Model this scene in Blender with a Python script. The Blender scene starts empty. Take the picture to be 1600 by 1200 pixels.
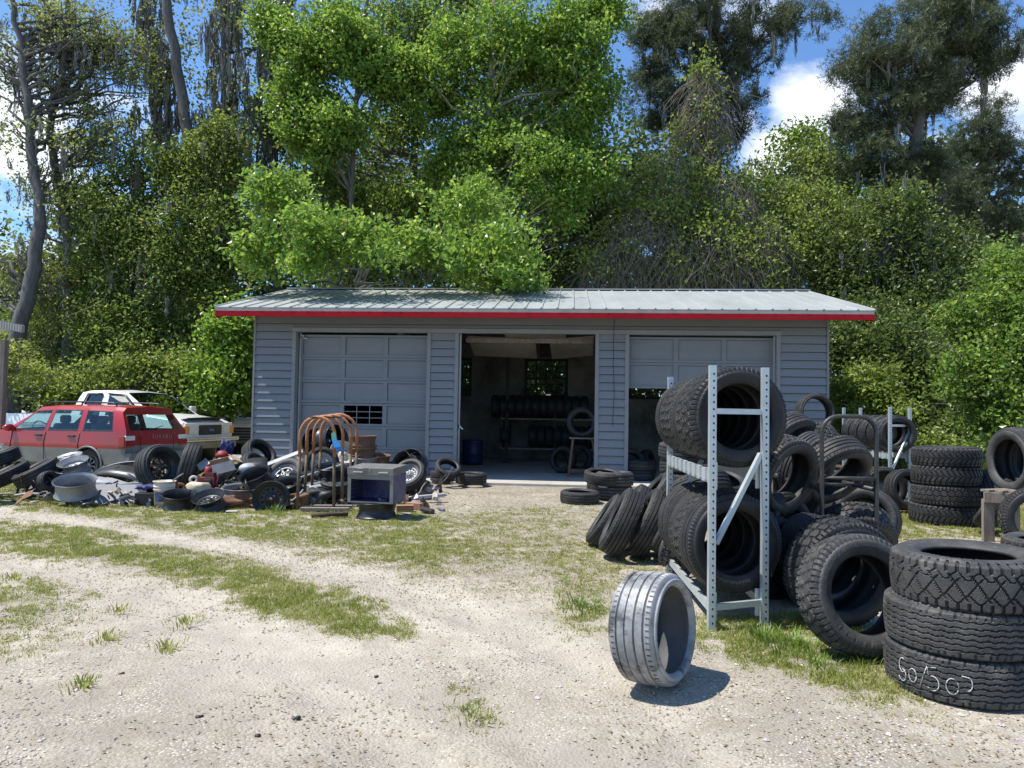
import bpy, math, random
import numpy as np
from mathutils import Vector, Matrix, Quaternion
R_ = math.radians
random.seed(7)
rng = np.random.default_rng(11)
scn = bpy.context.scene
COL = scn.collection

# ---------------------------------------------------------------- camera
FPX, PIT, ROL, CAMZ = 1131.6, R_(2.2), R_(0.96), 1.54
F_ = Vector((0, math.cos(PIT), math.sin(PIT)))
U0 = Vector((0, -math.sin(PIT), math.cos(PIT)))
R0 = Vector((1, 0, 0))
CX = R0 * math.cos(ROL) + U0 * math.sin(ROL)
CU = U0 * math.cos(ROL) - R0 * math.sin(ROL)
CAM = Vector((0, 0, CAMZ))
cd = bpy.data.cameras.new('camera'); cam = bpy.data.objects.new('camera', cd); COL.objects.link(cam)
cd.sensor_width = 36; cd.lens = FPX * 36 / 1600; cd.clip_start = 0.1; cd.clip_end = 600
m = Matrix((CX, CU, -F_)).transposed().to_4x4(); m.translation = CAM
cam.matrix_world = m
scn.camera = cam

# ---------------------------------------------------------------- sky and sun
SUN_DIR = Vector((-0.50, -0.05, 1.0)).normalized()      # towards the sun
SUN_EL = math.asin(SUN_DIR.z); SUN_AZ = math.atan2(SUN_DIR.x, SUN_DIR.y)
w = bpy.data.worlds.new('World'); scn.world = w; w.use_nodes = True
nt = w.node_tree; nt.nodes.clear()
def wn(t, **k):
    n = nt.nodes.new(t)
    for a, b in k.items(): setattr(n, a, b)
    return n
wo = wn('ShaderNodeOutputWorld'); bg = wn('ShaderNodeBackground')
sky = wn('ShaderNodeTexSky', sky_type='NISHITA', sun_disc=False, sun_elevation=SUN_EL, sun_rotation=SUN_AZ,
         air_density=1.0, dust_density=0.3, ozone_density=2.0)
tc = wn('ShaderNodeTexCoord'); mp = wn('ShaderNodeMapping'); mp.inputs['Scale'].default_value = (1, 1, 1.8)
mp.inputs['Location'].default_value = (0.35, 0.1, 0.2)
nz = wn('ShaderNodeTexNoise'); nz.inputs['Scale'].default_value = 2.6; nz.inputs['Detail'].default_value = 9; nz.inputs['Roughness'].default_value = 0.6
rp = wn('ShaderNodeValToRGB'); rp.color_ramp.elements[0].position = 0.60; rp.color_ramp.elements[1].position = 0.72
# two banks of cloud that stand where the photo has them
def dirn(px, py):
    v = F_ + CX * ((px - 800) / FPX) + CU * ((600 - py) / FPX)
    return v.normalized()
prev = None
for (px, py, rad, amt) in ((1262, 165, .075, .24), (1215, 225, .06, .20), (10, 170, .19, .22), (60, 420, .17, .2), (1590, 110, .08, .2), (1165, 180, .045, .14)):
    vm = wn('ShaderNodeVectorMath', operation='DISTANCE'); vm.inputs[1].default_value = dirn(px, py)
    nt.links.new(tc.outputs['Generated'], vm.inputs[0])
    mr = wn('ShaderNodeMapRange'); mr.inputs['From Min'].default_value = 0; mr.inputs['From Max'].default_value = rad
    mr.inputs['To Min'].default_value = amt; mr.inputs['To Max'].default_value = 0
    nt.links.new(vm.outputs['Value'], mr.inputs['Value'])
    if prev is None: prev = mr.outputs['Result']
    else:
        ad = wn('ShaderNodeMath', operation='MAXIMUM'); nt.links.new(prev, ad.inputs[0]); nt.links.new(mr.outputs['Result'], ad.inputs[1]); prev = ad.outputs[0]
ad = wn('ShaderNodeMath', operation='ADD')
nt.links.new(tc.outputs['Generated'], mp.inputs['Vector']); nt.links.new(mp.outputs['Vector'], nz.inputs['Vector'])
nt.links.new(nz.outputs['Fac'], ad.inputs[0]); nt.links.new(prev, ad.inputs[1]); nt.links.new(ad.outputs[0], rp.inputs['Fac'])
gm = wn('ShaderNodeMixRGB', blend_type='MULTIPLY'); gm.inputs['Fac'].default_value = 1; gm.inputs['Color2'].default_value = (0.79, 1.03, 1.27, 1)
nt.links.new(sky.outputs['Color'], gm.inputs['Color1'])
mx = wn('ShaderNodeMixRGB'); mx.inputs['Color2'].default_value = (7.6, 7.9, 8.3, 1)
nt.links.new(rp.outputs['Color'], mx.inputs['Fac']); nt.links.new(gm.outputs['Color'], mx.inputs['Color1'])
nt.links.new(mx.outputs['Color'], bg.inputs['Color']); bg.inputs['Strength'].default_value = 0.118
nt.links.new(bg.outputs[0], wo.inputs['Surface'])
sd = bpy.data.lights.new('sun', 'SUN'); sd.energy = 5.0; sd.angle = R_(0.5); sd.color = (1, 0.95, 0.87)
so = bpy.data.objects.new('sun', sd); COL.objects.link(so)
so.rotation_euler = (-SUN_DIR).to_track_quat('-Z', 'Y').to_euler(); so.location = (0, 0, 30)
vs = scn.view_settings; vs.view_transform = 'Standard'; vs.look = 'None'; vs.exposure = 0.52; vs.gamma = 1
scn.render.engine = 'CYCLES'
scn.cycles.max_bounces = 7; scn.cycles.transparent_max_bounces = 12

# ---------------------------------------------------------------- placement helpers
def ray(px, py): return F_ + CX * ((px - 800) / FPX) + CU * ((600 - py) / FPX)
def G(px, py, z=0.0):                 # point at height z seen at that pixel
    v = ray(px, py); t = (z - CAMZ) / v.z
    return CAM + v * t
def AT(px, py, d): return CAM + ray(px, py) * d   # point at depth d

# ---------------------------------------------------------------- object helpers
def tag(o, label=None, cat=None, group=None, kind=None):
    if label: o['label'] = label
    if cat: o['category'] = cat
    if group: o['group'] = group
    if kind: o['kind'] = kind
    return o
def empty(name, loc, label, cat, group=None, rz=0.0):
    o = bpy.data.objects.new(name, None); COL.objects.link(o); o.location = loc; o.rotation_euler = (0, 0, rz)
    o.empty_display_size = 0.2
    return tag(o, label, cat, group)
def link(name, me, mt=None, parent=None):
    o = bpy.data.objects.new(name, me); COL.objects.link(o)
    if mt is not None and not len(me.materials):
        for q in (mt if isinstance(mt, (list, tuple)) else [mt]): me.materials.append(q)
    if parent is not None: o.parent = parent
    return o
def copy_tree(o, parent=None):
    c = o.copy(); COL.objects.link(c)
    c.parent = parent
    for ch in list(o.children): copy_tree(ch, c)
    return c
def rotm(rx=0, ry=0, rz=0):
    return Matrix.Rotation(rz, 4, 'Z') @ Matrix.Rotation(ry, 4, 'Y') @ Matrix.Rotation(rx, 4, 'X')

class MB:
    def __init__(s): s.v = []; s.f = []; s.sm = []; s.mi = []
    def add(s, vs, fs, smooth=False, mi=0):
        n = len(s.v); s.v += [tuple(v) for v in vs]; s.f += [tuple(i + n for i in f) for f in fs]
        s.sm += [smooth] * len(fs); s.mi += [mi] * len(fs); return s
    def box(s, c, d, M=None, mi=0, taper=1.0):
        x, y, z = d[0] / 2, d[1] / 2, d[2] / 2; c = Vector(c)
        vs = [Vector(((-x if i & 1 == 0 else x) * (taper if i & 4 else 1), (-y if i & 2 == 0 else y) * (taper if i & 4 else 1), -z if i & 4 == 0 else z)) for i in range(8)]
        vs = [(M @ v if M is not None else v) + c for v in vs]
        return s.add(vs, [(0, 2, 3, 1), (4, 5, 7, 6), (0, 1, 5, 4), (2, 6, 7, 3), (0, 4, 6, 2), (1, 3, 7, 5)], mi=mi)
    def b2(s, x0, x1, y0, y1, z0, z1, mi=0): return s.box(((x0 + x1) / 2, (y0 + y1) / 2, (z0 + z1) / 2), (x1 - x0, y1 - y0, z1 - z0), mi=mi)
    def bar(s, p0, p1, w, h, up=(0, 0, 1), mi=0):
        p0 = Vector(p0); p1 = Vector(p1); d = (p1 - p0); L = d.length; d.normalize(); up = Vector(up)
        if abs(d.dot(up)) > .98: up = Vector((0, 1, 0))
        a = d.cross(up).normalized(); b = a.cross(d)
        M = Matrix((a, d, b)).transposed()
        return s.box((p0 + p1) / 2, (w, L, h), M=M, mi=mi)
    def tube(s, pts, r, n=8, cap=True, mi=0):
        pts = [Vector(p) for p in pts]; N = len(pts); rr = r if isinstance(r, (list, tuple)) else [r] * N
        vs = []; a = None
        for i, p in enumerate(pts):
            t = (pts[min(i + 1, N - 1)] - pts[max(i - 1, 0)]).normalized()
            if a is None:
                a = t.orthogonal().normalized()
            else:
                a = (a - t * a.dot(t)); a = a.normalized() if a.length > 1e-6 else t.orthogonal().normalized()
            b = t.cross(a)
            for k in range(n):
                an = 2 * math.pi * k / n; vs.append(p + (a * math.cos(an) + b * math.sin(an)) * rr[i])
        fs = [(i * n + k, i * n + (k + 1) % n, (i + 1) * n + (k + 1) % n, (i + 1) * n + k) for i in range(N - 1) for k in range(n)]
        if cap: fs += [tuple(range(n))[::-1], tuple((N - 1) * n + k for k in range(n))]
        return s.add(vs, fs, True, mi)
    def lathe(s, prof, n=32, M=None, smooth=True, mi=0, cap0=False, cap1=False):
        vs = []
        for (r, z) in prof:
            for k in range(n):
                a = 2 * math.pi * k / n; v = Vector((r * math.cos(a), r * math.sin(a), z)); vs.append(M @ v if M is not None else v)
        N = len(prof)
        fs = [(i * n + k, i * n + (k + 1) % n, (i + 1) * n + (k + 1) % n, (i + 1) * n + k) for i in range(N - 1) for k in range(n)]
        if cap0: fs.append(tuple(range(n))[::-1])
        if cap1: fs.append(tuple((N - 1) * n + k for k in range(n)))
        return s.add(vs, fs, smooth, mi)
    def build(s, name, mt=None, parent=None, bevel=0, solid=0):
        me = bpy.data.meshes.new(name); me.from_pydata(s.v, [], s.f)
        me.polygons.foreach_set('use_smooth', s.sm); me.polygons.foreach_set('material_index', s.mi); me.update()
        o = link(name, me, mt, parent)
        if solid: md = o.modifiers.new('solid', 'SOLIDIFY'); md.thickness = solid; md.offset = 0
        if bevel: md = o.modifiers.new('bevel', 'BEVEL'); md.width = bevel; md.segments = 2; md.limit_method = 'ANGLE'; md.angle_limit = R_(40)
        return o
def npmesh(name, V, F, smooth=False):
    me = bpy.data.meshes.new(name); V = np.asarray(V, np.float32); F = np.asarray(F, np.int32); k = F.shape[1]
    me.vertices.add(len(V)); me.vertices.foreach_set('co', V.ravel())
    me.loops.add(F.size); me.loops.foreach_set('vertex_index', F.ravel())
    me.polygons.add(len(F)); me.polygons.foreach_set('loop_start', np.arange(len(F), dtype=np.int32) * k)
    me.polygons.foreach_set('loop_total', np.full(len(F), k, np.int32))
    me.update(calc_edges=True)
    me.polygons.foreach_set('use_smooth', np.full(len(F), smooth))
    return me

# ---------------------------------------------------------------- materials
def hexc(c): return (c[0], c[1], c[2], 1.0)
def mat(name, col, rough=.6, col2=None, scale=4.0, lo=.4, hi=.6, metal=0.0, bump=0.0, bscale=40.0, spec=.5, detail=6, col3=None, scale3=20, lo3=.55, hi3=.65, coat=0.0, stretch=None, coords='Object'):
    mt = bpy.data.materials.new(name); mt.use_nodes = True; t = mt.node_tree; b = t.nodes['Principled BSDF']
    b.inputs['Base Color'].default_value = hexc(col); b.inputs['Roughness'].default_value = rough; b.inputs['Metallic'].default_value = metal
    b.inputs['Specular IOR Level'].default_value = spec; b.inputs['Coat Weight'].default_value = coat
    tx = t.nodes.new('ShaderNodeTexCoord'); src = tx.outputs[coords]
    if stretch:
        mpn = t.nodes.new('ShaderNodeMapping'); mpn.inputs['Scale'].default_value = stretch; t.links.new(src, mpn.inputs['Vector']); src = mpn.outputs[0]
    cur = None
    def layer(prevsock, prevcol, c2, sc, l, h, seed):
        n = t.nodes.new('ShaderNodeTexNoise'); n.inputs['Scale'].default_value = sc; n.inputs['Detail'].default_value = detail; n.inputs['Roughness'].default_value = .65
        n.noise_dimensions = '4D'; n.inputs['W'].default_value = seed
        t.links.new(src, n.inputs['Vector'])
        r = t.nodes.new('ShaderNodeMapRange'); r.inputs['From Min'].default_value = l; r.inputs['From Max'].default_value = h; t.links.new(n.outputs['Fac'], r.inputs['Value'])
        x = t.nodes.new('ShaderNodeMixRGB'); x.inputs['Color2'].default_value = hexc(c2); t.links.new(r.outputs['Result'], x.inputs['Fac'])
        if prevsock is None: x.inputs['Color1'].default_value = hexc(prevcol)
        else: t.links.new(prevsock, x.inputs['Color1'])
        return x.outputs['Color']
    if col2: cur = layer(None, col, col2, scale, lo, hi, 1.0)
    if col3: cur = layer(cur, col, col3, scale3, lo3, hi3, 5.0)
    if cur is not None: t.links.new(cur, b.inputs['Base Color'])
    if bump:
        n = t.nodes.new('ShaderNodeTexNoise'); n.inputs['Scale'].default_value = bscale; n.inputs['Detail'].default_value = 5; t.links.new(src, n.inputs['Vector'])
        bp = t.nodes.new('ShaderNodeBump'); bp.inputs['Strength'].default_value = bump; bp.inputs['Distance'].default_value = .01
        t.links.new(n.outputs['Fac'], bp.inputs['Height']); t.links.new(bp.outputs[0], b.inputs['Normal'])
    return mt
def leafmat(name, c1, c2, c3, trans=.45, rough=.5, scale=.9):
    mt = bpy.data.materials.new(name); mt.use_nodes = True; t = mt.node_tree; t.nodes.clear(); L = t.links
    out = t.nodes.new('ShaderNodeOutputMaterial'); geo = t.nodes.new('ShaderNodeNewGeometry')
    rp = t.nodes.new('ShaderNodeValToRGB'); rp.color_ramp.elements[0].color = hexc(c1); rp.color_ramp.elements[1].color = hexc(c3)
    e = rp.color_ramp.elements.new(.55); e.color = hexc(c2)
    nz = t.nodes.new('ShaderNodeTexNoise'); nz.inputs['Scale'].default_value = scale; nz.inputs['Detail'].default_value = 3
    L.new(geo.outputs['Position'], nz.inputs['Vector'])
    a = t.nodes.new('ShaderNodeMath'); a.operation = 'MULTIPLY'; a.inputs[1].default_value = .5; L.new(geo.outputs['Random Per Island'], a.inputs[0])
    r = t.nodes.new('ShaderNodeMapRange'); r.inputs['From Min'].default_value = .3; r.inputs['From Max'].default_value = .7; r.inputs['To Max'].default_value = .5; L.new(nz.outputs['Fac'], r.inputs['Value'])
    s = t.nodes.new('ShaderNodeMath'); s.operation = 'ADD'; L.new(a.outputs[0], s.inputs[0]); L.new(r.outputs['Result'], s.inputs[1]); L.new(s.outputs[0], rp.inputs['Fac'])
    df = t.nodes.new('ShaderNodeBsdfPrincipled'); df.inputs['Roughness'].default_value = rough; df.inputs['Specular IOR Level'].default_value = .4
    tr = t.nodes.new('ShaderNodeBsdfTranslucent'); mxs = t.nodes.new('ShaderNodeMixShader'); mxs.inputs[0].default_value = trans
    hs = t.nodes.new('ShaderNodeHueSaturation'); hs.inputs['Hue'].default_value = .488; hs.inputs['Value'].default_value = 1.45; hs.inputs['Saturation'].default_value = 1.0; L.new(rp.outputs[0], hs.inputs['Color'])
    L.new(rp.outputs[0], df.inputs['Base Color']); L.new(hs.outputs[0], tr.inputs['Color'])
    L.new(df.outputs[0], mxs.inputs[1]); L.new(tr.outputs[0], mxs.inputs[2]); L.new(mxs.outputs[0], out.inputs['Surface'])
    return mt
def glassmat(name, tint=(.25, .45, .42), alpha=.55):
    mt = bpy.data.materials.new(name); mt.use_nodes = True; t = mt.node_tree; t.nodes.clear(); L = t.links
    out = t.nodes.new('ShaderNodeOutputMaterial'); tr = t.nodes.new('ShaderNodeBsdfTransparent'); tr.inputs[0].default_value = hexc(tint)
    gl = t.nodes.new('ShaderNodeBsdfGlossy'); gl.inputs['Roughness'].default_value = .03; gl.inputs[0].default_value = (.9, .97, .95, 1)
    lw_ = t.nodes.new('ShaderNodeLayerWeight'); lw_.inputs[0].default_value = .5; pw4 = t.nodes.new('ShaderNodeMath'); pw4.operation = 'POWER'; pw4.inputs[1].default_value = 4; L.new(lw_.outputs['Facing'], pw4.inputs[0])
    mu = t.nodes.new('ShaderNodeMath'); mu.operation = 'MULTIPLY_ADD'; mu.inputs[1].default_value = .8; mu.inputs[2].default_value = alpha; mu.use_clamp = True
    L.new(pw4.outputs[0], mu.inputs[0])
    mxs = t.nodes.new('ShaderNodeMixShader'); L.new(mu.outputs[0], mxs.inputs[0]); L.new(tr.outputs[0], mxs.inputs[1]); L.new(gl.outputs[0], mxs.inputs[2]); L.new(mxs.outputs[0], out.inputs['Surface'])
    return mt

M = {}
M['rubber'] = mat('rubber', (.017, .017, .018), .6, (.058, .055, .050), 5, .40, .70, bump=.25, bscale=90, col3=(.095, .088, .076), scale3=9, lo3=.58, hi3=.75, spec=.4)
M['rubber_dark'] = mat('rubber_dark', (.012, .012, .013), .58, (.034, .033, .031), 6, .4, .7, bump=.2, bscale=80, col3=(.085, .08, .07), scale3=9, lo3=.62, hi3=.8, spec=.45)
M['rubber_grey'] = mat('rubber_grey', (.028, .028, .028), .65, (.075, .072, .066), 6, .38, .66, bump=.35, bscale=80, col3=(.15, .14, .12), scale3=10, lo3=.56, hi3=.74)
M['rubber_silver'] = mat('rubber_silver', (.16, .165, .17), .5, (.36, .36, .355), 3.6, .38, .60, metal=.15, bump=.25, bscale=60, col3=(.07, .07, .072), scale3=4.5, lo3=.53, hi3=.62)
M['siding'] = mat('grey_siding_paint', (.190, .202, .216), .55, (.222, .232, .243), 1.3, .35, .7, bump=.12, bscale=18, stretch=(1, 1, 4), col3=(.42, .43, .43), scale3=6, lo3=.74, hi3=.76)
M['trim'] = mat('grey_trim_paint', (.21, .215, .22), .5, (.26, .265, .27), 2.0, .4, .75, bump=.1, bscale=25)
M['door'] = mat('grey_door_paint', (.175, .187, .20), .45, (.205, .216, .228), 1.4, .35, .7, bump=.08, bscale=15, col3=(.36, .37, .38), scale3=4, lo3=.74, hi3=.76, stretch=(1, 1, 3))
M['red'] = mat('red_fascia_paint', (.38, .014, .022), .85, (.30, .010, .016), 1.5, .45, .7, spec=.12)
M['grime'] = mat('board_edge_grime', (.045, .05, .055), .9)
M['tan'] = mat('weathered_tan_board', (.52, .45, .37), .7, (.38, .33, .27), 3, .4, .7)
M['roof'] = mat('galvanised_roof_sheet', (.36, .38, .365), .55, (.27, .29, .28), .8, .35, .7, metal=.1, col3=(.30, .31, .29), scale3=3.5, lo3=.62, hi3=.8, stretch=(2.2, .6, 1))
M['soffit'] = mat('soffit_board', (.22, .22, .21), .7, (.16, .16, .15), 2, .4, .7)
M['concrete'] = mat('concrete', (.46, .43, .38), .85, (.34, .32, .28), 1.5, .35, .65, bump=.3, bscale=40, col3=(.22, .20, .17), scale3=3, lo3=.62, hi3=.8)
M['inwall'] = mat('stained_block_wall', (.25, .25, .225), .9, (.10, .095, .08), 1.2, .4, .65, bump=.3, bscale=20)
M['ceil'] = mat('torn_ceiling_board', (.42, .38, .30), .85, (.22, .2, .16), 1.5, .4, .7)
M['darkwood'] = mat('dark_wood', (.05, .042, .035), .8, (.03, .026, .022), 3, .4, .7)
M['wood'] = mat('weathered_grey_wood', (.26, .22, .18), .85, (.14, .115, .09), 4, .35, .65, bump=.4, bscale=30, stretch=(6, 6, 1))
M['rust'] = mat('rusty_steel', (.13, .065, .035), .8, (.22, .11, .06), 6, .35, .65, bump=.35, bscale=60, col3=(.09, .05, .03), scale3=9, lo3=.55, hi3=.75)
M['rustpipe'] = mat('rusty_pipe', (.44, .17, .065), .6, (.28, .12, .05), 7, .35, .7, bump=.35, bscale=60, col3=(.10, .075, .045), scale3=4, lo3=.5, hi3=.7)
M['oldpipe'] = mat('brown_weathered_pipe', (.16, .115, .065), .75, (.09, .065, .04), 8, .35, .7, bump=.4, bscale=50)
M['galv'] = mat('galvanised_steel', (.54, .58, .58), .42, (.43, .48, .49), 7, .35, .7, metal=.45, bump=.08, bscale=40, col3=(.3, .29, .26), scale3=5, lo3=.66, hi3=.8)
M['hole'] = mat('punched_hole_dark', (.008, .008, .008), .9)
M['cartpipe'] = mat('dark_painted_pipe', (.035, .036, .034), .5, (.07, .06, .05), 6, .45, .7, bump=.2, bscale=60)
M['black'] = mat('black_plastic', (.018, .018, .02), .4, (.04, .04, .04), 5, .4, .7)
M['blackrim'] = mat('black_steel_rim', (.022, .022, .023), .38, (.06, .055, .05), 6, .45, .75, bump=.1, bscale=50, metal=.2)
M['greyrim'] = mat('grey_steel_rim', (.26, .265, .27), .42, (.16, .165, .17), 5, .4, .7, metal=.3, col3=(.16, .12, .09), scale3=7, lo3=.62, hi3=.78)
M['alloy'] = mat('alloy', (.30, .30, .30), .45, (.17, .17, .17), 9, .4, .7, metal=.5)
M['whiterim'] = mat('white_steel_rim', (.52, .50, .46), .55, (.36, .33, .29), 6, .4, .7, col3=(.25, .13, .07), scale3=7, lo3=.62, hi3=.75)
M['redcar'] = mat('faded_red_car_paint', (.36, .014, .012), .3, (.27, .03, .024), 2.5, .4, .75, coat=.5, col3=(.40, .08, .06), scale3=3, lo3=.6, hi3=.9)
M['whitecar'] = mat('white_car_paint', (.82, .83, .84), .28, (.76, .77, .78), 2, .4, .7, coat=.6)
M['cladding'] = mat('silver_cladding', (.24, .235, .21), .5, (.17, .155, .125), 3, .4, .7)
M['chrome'] = mat('chrome', (.68, .68, .66), .16, metal=.95)
M['carglass'] = glassmat('car_glass', (.70, .86, .82), .07)
M['darkglass'] = glassmat('dark_car_glass', (.09, .14, .14), .12)
M['lamp'] = mat('lamp_lens', (.72, .72, .66), .12, coat=.8)
M['amber'] = mat('amber_lens', (.75, .30, .04), .15, coat=.8)
M['taillamp'] = mat('tail_lamp_red', (.30, .008, .010), .15, coat=.8)
M['seat'] = mat('car_seat_grey', (.10, .10, .10), .8)
M['liner'] = mat('tire_liner', (.055, .057, .06), .7, (.085, .085, .085), 6, .4, .7)
M['bark'] = mat('bark', (.135, .13, .12), .9, (.065, .062, .057), 4, .35, .65, bump=.8, bscale=14, stretch=(3, 3, .7), coords='Object')
M['palebark'] = mat('pale_bark', (.30, .27, .23), .9, (.18, .16, .13), 4, .35, .65, bump=.5, bscale=14, stretch=(3, 3, .7))
M['vine'] = mat('dry_vine', (.20, .175, .135), .9, (.12, .105, .08), 3, .4, .7)
M['moss'] = mat('hanging_moss', (.27, .275, .24), .95, (.16, .165, .14), 2, .35, .65, spec=.1)
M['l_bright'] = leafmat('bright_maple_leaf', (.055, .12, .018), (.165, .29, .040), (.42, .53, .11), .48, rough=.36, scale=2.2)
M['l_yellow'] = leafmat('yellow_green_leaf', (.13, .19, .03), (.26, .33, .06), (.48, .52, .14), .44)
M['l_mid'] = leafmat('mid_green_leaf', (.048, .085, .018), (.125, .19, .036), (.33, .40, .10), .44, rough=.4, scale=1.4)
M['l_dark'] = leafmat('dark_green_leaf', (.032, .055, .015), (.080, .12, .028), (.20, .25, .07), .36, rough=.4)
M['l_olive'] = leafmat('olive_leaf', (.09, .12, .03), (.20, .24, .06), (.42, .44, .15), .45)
M['l_pine'] = leafmat('pine_needle', (.032, .050, .022), (.080, .105, .045), (.19, .21, .10), .28)
M['l_grass'] = leafmat('grass_blade', (.15, .19, .035), (.26, .29, .06), (.42, .42, .16), .38, scale=2.5)
M['l_weed'] = leafmat('weed_leaf', (.07, .13, .02), (.14, .23, .035), (.27, .37, .08), .35, scale=3)
M['l_litter'] = leafmat('dry_leaf_litter', (.16, .12, .07), (.30, .24, .15), (.45, .38, .26), .05, scale=3)
# ---------------------------------------------------------------- value noise in the ground plane
def vnoise(x, y, s, seed=0):
    x = np.asarray(x) * s + 57.3 * seed; y = np.asarray(y) * s - 31.7 * seed
    xi = np.floor(x).astype(np.int64); yi = np.floor(y).astype(np.int64); fx = x - xi; fy = y - yi
    fx = fx * fx * (3 - 2 * fx); fy = fy * fy * (3 - 2 * fy)
    def h(a, b):
        n = (a * 374761393 + b * 668265263 + seed * 974711) & 0x7fffffff
        n = ((n ^ (n >> 13)) * 1274126177) & 0x7fffffff
        return ((n ^ (n >> 16)) & 0xffff) / 65535.0
    return (h(xi, yi) * (1 - fx) + h(xi + 1, yi) * fx) * (1 - fy) + (h(xi, yi + 1) * (1 - fx) + h(xi + 1, yi + 1) * fx) * fy
def fbm(x, y, s, seed=0, o=4):
    r = 0; a = .5; t = 0
    for i in range(o): r = r + a * vnoise(x, y, s * 2 ** i, seed + i * 3); t += a; a *= .55
    return r / t
def sdpoly(x, y, P):                       # + inside
    P = np.array(P); d = np.full(x.shape, 1e9); ins = np.zeros(x.shape, bool); n = len(P)
    for i in range(n):
        a = P[i]; b = P[(i + 1) % n]; e = b - a; wx = x - a[0]; wy = y - a[1]
        t = np.clip((wx * e[0] + wy * e[1]) / (e @ e), 0, 1); d = np.minimum(d, (wx - e[0] * t) ** 2 + (wy - e[1] * t) ** 2)
        c = ((a[1] > y) != (b[1] > y)) & (x < (b[0] - a[0]) * (y - a[1]) / (b[1] - a[1] + 1e-12) + a[0]); ins ^= c
    d = np.sqrt(d); return np.where(ins, d, -d)
# patches of turf on the yard: outline (as seen), softness, strength
PATCH = [([(-300, 795), (0, 814), (150, 830), (300, 858), (420, 893), (520, 932), (600, 968), (600, 985), (540, 982), (430, 958), (300, 918), (150, 880), (0, 856), (-300, 825)], .30, 1.0),
         ([(-400, 752), (0, 757), (300, 772), (560, 790), (700, 800), (780, 860), (700, 905), (620, 892), (500, 862), (350, 842), (200, 818), (0, 788), (-400, 768)], .40, .72),
         ([(-200, 895), (60, 900), (140, 925), (150, 950), (90, 990), (40, 1020), (-200, 1080)], .30, .55),
         ([(1060, 960), (1230, 955), (1420, 1000), (1440, 1110), (1300, 1080), (1120, 1030)], .22, .9),
         ([(850, 930), (960, 945), (960, 985), (890, 985)], .12, .6),
         ([(620, 800), (900, 790), (1000, 860), (1050, 940), (900, 960), (760, 910)], .7, .48),
         ([(1240, 790), (1700, 775), (1700, 850), (1380, 842)], .3, .75),
         ([(680, 1070), (740, 1060), (770, 1130), (720, 1140)], .1, .45)]
PATCHW = [(np.array([(G(a, b).x, G(a, b).y) for a, b in p]), s, k) for p, s, k in PATCH]
def turf(x, y):
    g = np.zeros(x.shape); n = fbm(x, y, 1.6, 3, 5); n2 = .45 * fbm(x, y, 3.2, 9) + .75 * fbm(x, y, 11, 17, 3) - .1
    for p, s, k in PATCHW:
        d = sdpoly(x, y, p) + (n - .5) * 3.2 * s
        g = np.maximum(g, np.clip(d / s * .5 + .5, 0, 1) * k)
    far = np.clip((y - 17.5) / 3, 0, 1) * .8
    left = np.clip((-x - 4.4) / 1.0, 0, 1) * np.clip((y - 10.9) / .8, 0, 1)
    g = np.maximum(g, np.maximum(far, left * .7))
    return np.clip(g * np.clip((n2 - .30) * 4.2, .12, 1.15), 0, 1)
RUTS = [np.array([(G(a, b).x, G(a, b).y) for a, b in q]) for q in ([(-200, 778), (0, 798), (200, 830), (400, 866), (600, 913), (800, 985), (1000, 1085), (1120, 1200)], [(-200, 850), (0, 872), (200, 922), (350, 985), (480, 1060), (590, 1150), (640, 1200)], [(200, 940), (420, 1010), (620, 1075), (820, 1150), (900, 1200)])]
def rutd(x, y):
    x = np.asarray(x, float); y = np.asarray(y, float); out = np.zeros(x.shape); wbl = (vnoise(x, y, .7, 61) - .5) * .25
    for P in RUTS:
        d = np.full(x.shape, 1e9)
        for i in range(len(P) - 1):
            a, b = P[i], P[i + 1]; e = b - a; t = np.clip(((x - a[0]) * e[0] + (y - a[1]) * e[1]) / (e @ e), 0, 1); d = np.minimum(d, np.hypot(x - a[0] - e[0] * t, y - a[1] - e[1] * t))
        d = d + wbl; out = np.maximum(out, np.exp(-(d / .16) ** 2)); out = np.maximum(out, -.6 * np.exp(-((d - .34) / .12) ** 2) + out * (out > 0))
    return out
def hgt(x, y):                              # gentle relief, ruts of the track
    return -.034 * rutd(x, y) + (fbm(x, y, .8, 21) - .5) * .05 + (fbm(x, y, 4, 5, 3) - .5) * .014
# ---------------------------------------------------------------- ground sheet
def axis_pts(parts):
    a = []
    for s, e, n in parts: a += list(np.linspace(s, e, n, endpoint=False))
    a.append(parts[-1][1]); return np.array(a)
gx = axis_pts([(-260, -40, 12), (-40, -12, 40), (-12, 12, 400), (12, 40, 40), (40, 260, 12)])
gy = axis_pts([(-120, -5, 10), (-5, 2, 20), (2, 17, 270), (17, 40, 60), (40, 420, 14)])
XX, YY = np.meshgrid(gx, gy)
fade = np.clip((YY - 1) / 2, 0, 1) * np.clip((16.0 - YY) / 1.5, 0, 1)
ZZ = hgt(XX, YY) * fade
gv = np.stack([XX.ravel(), YY.ravel(), ZZ.ravel()], 1)
nx, ny = len(gx), len(gy)
ii = (np.arange(ny - 1)[:, None] * nx + np.arange(nx - 1)[None, :]).ravel()
gf = np.stack([ii, ii + 1, ii + nx + 1, ii + nx], 1)
gme = npmesh('ground', gv, gf, True)
tv = turf(XX.ravel(), YY.ravel()); litter = np.clip((YY.ravel() - 18) / 4, 0, 1)
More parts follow.
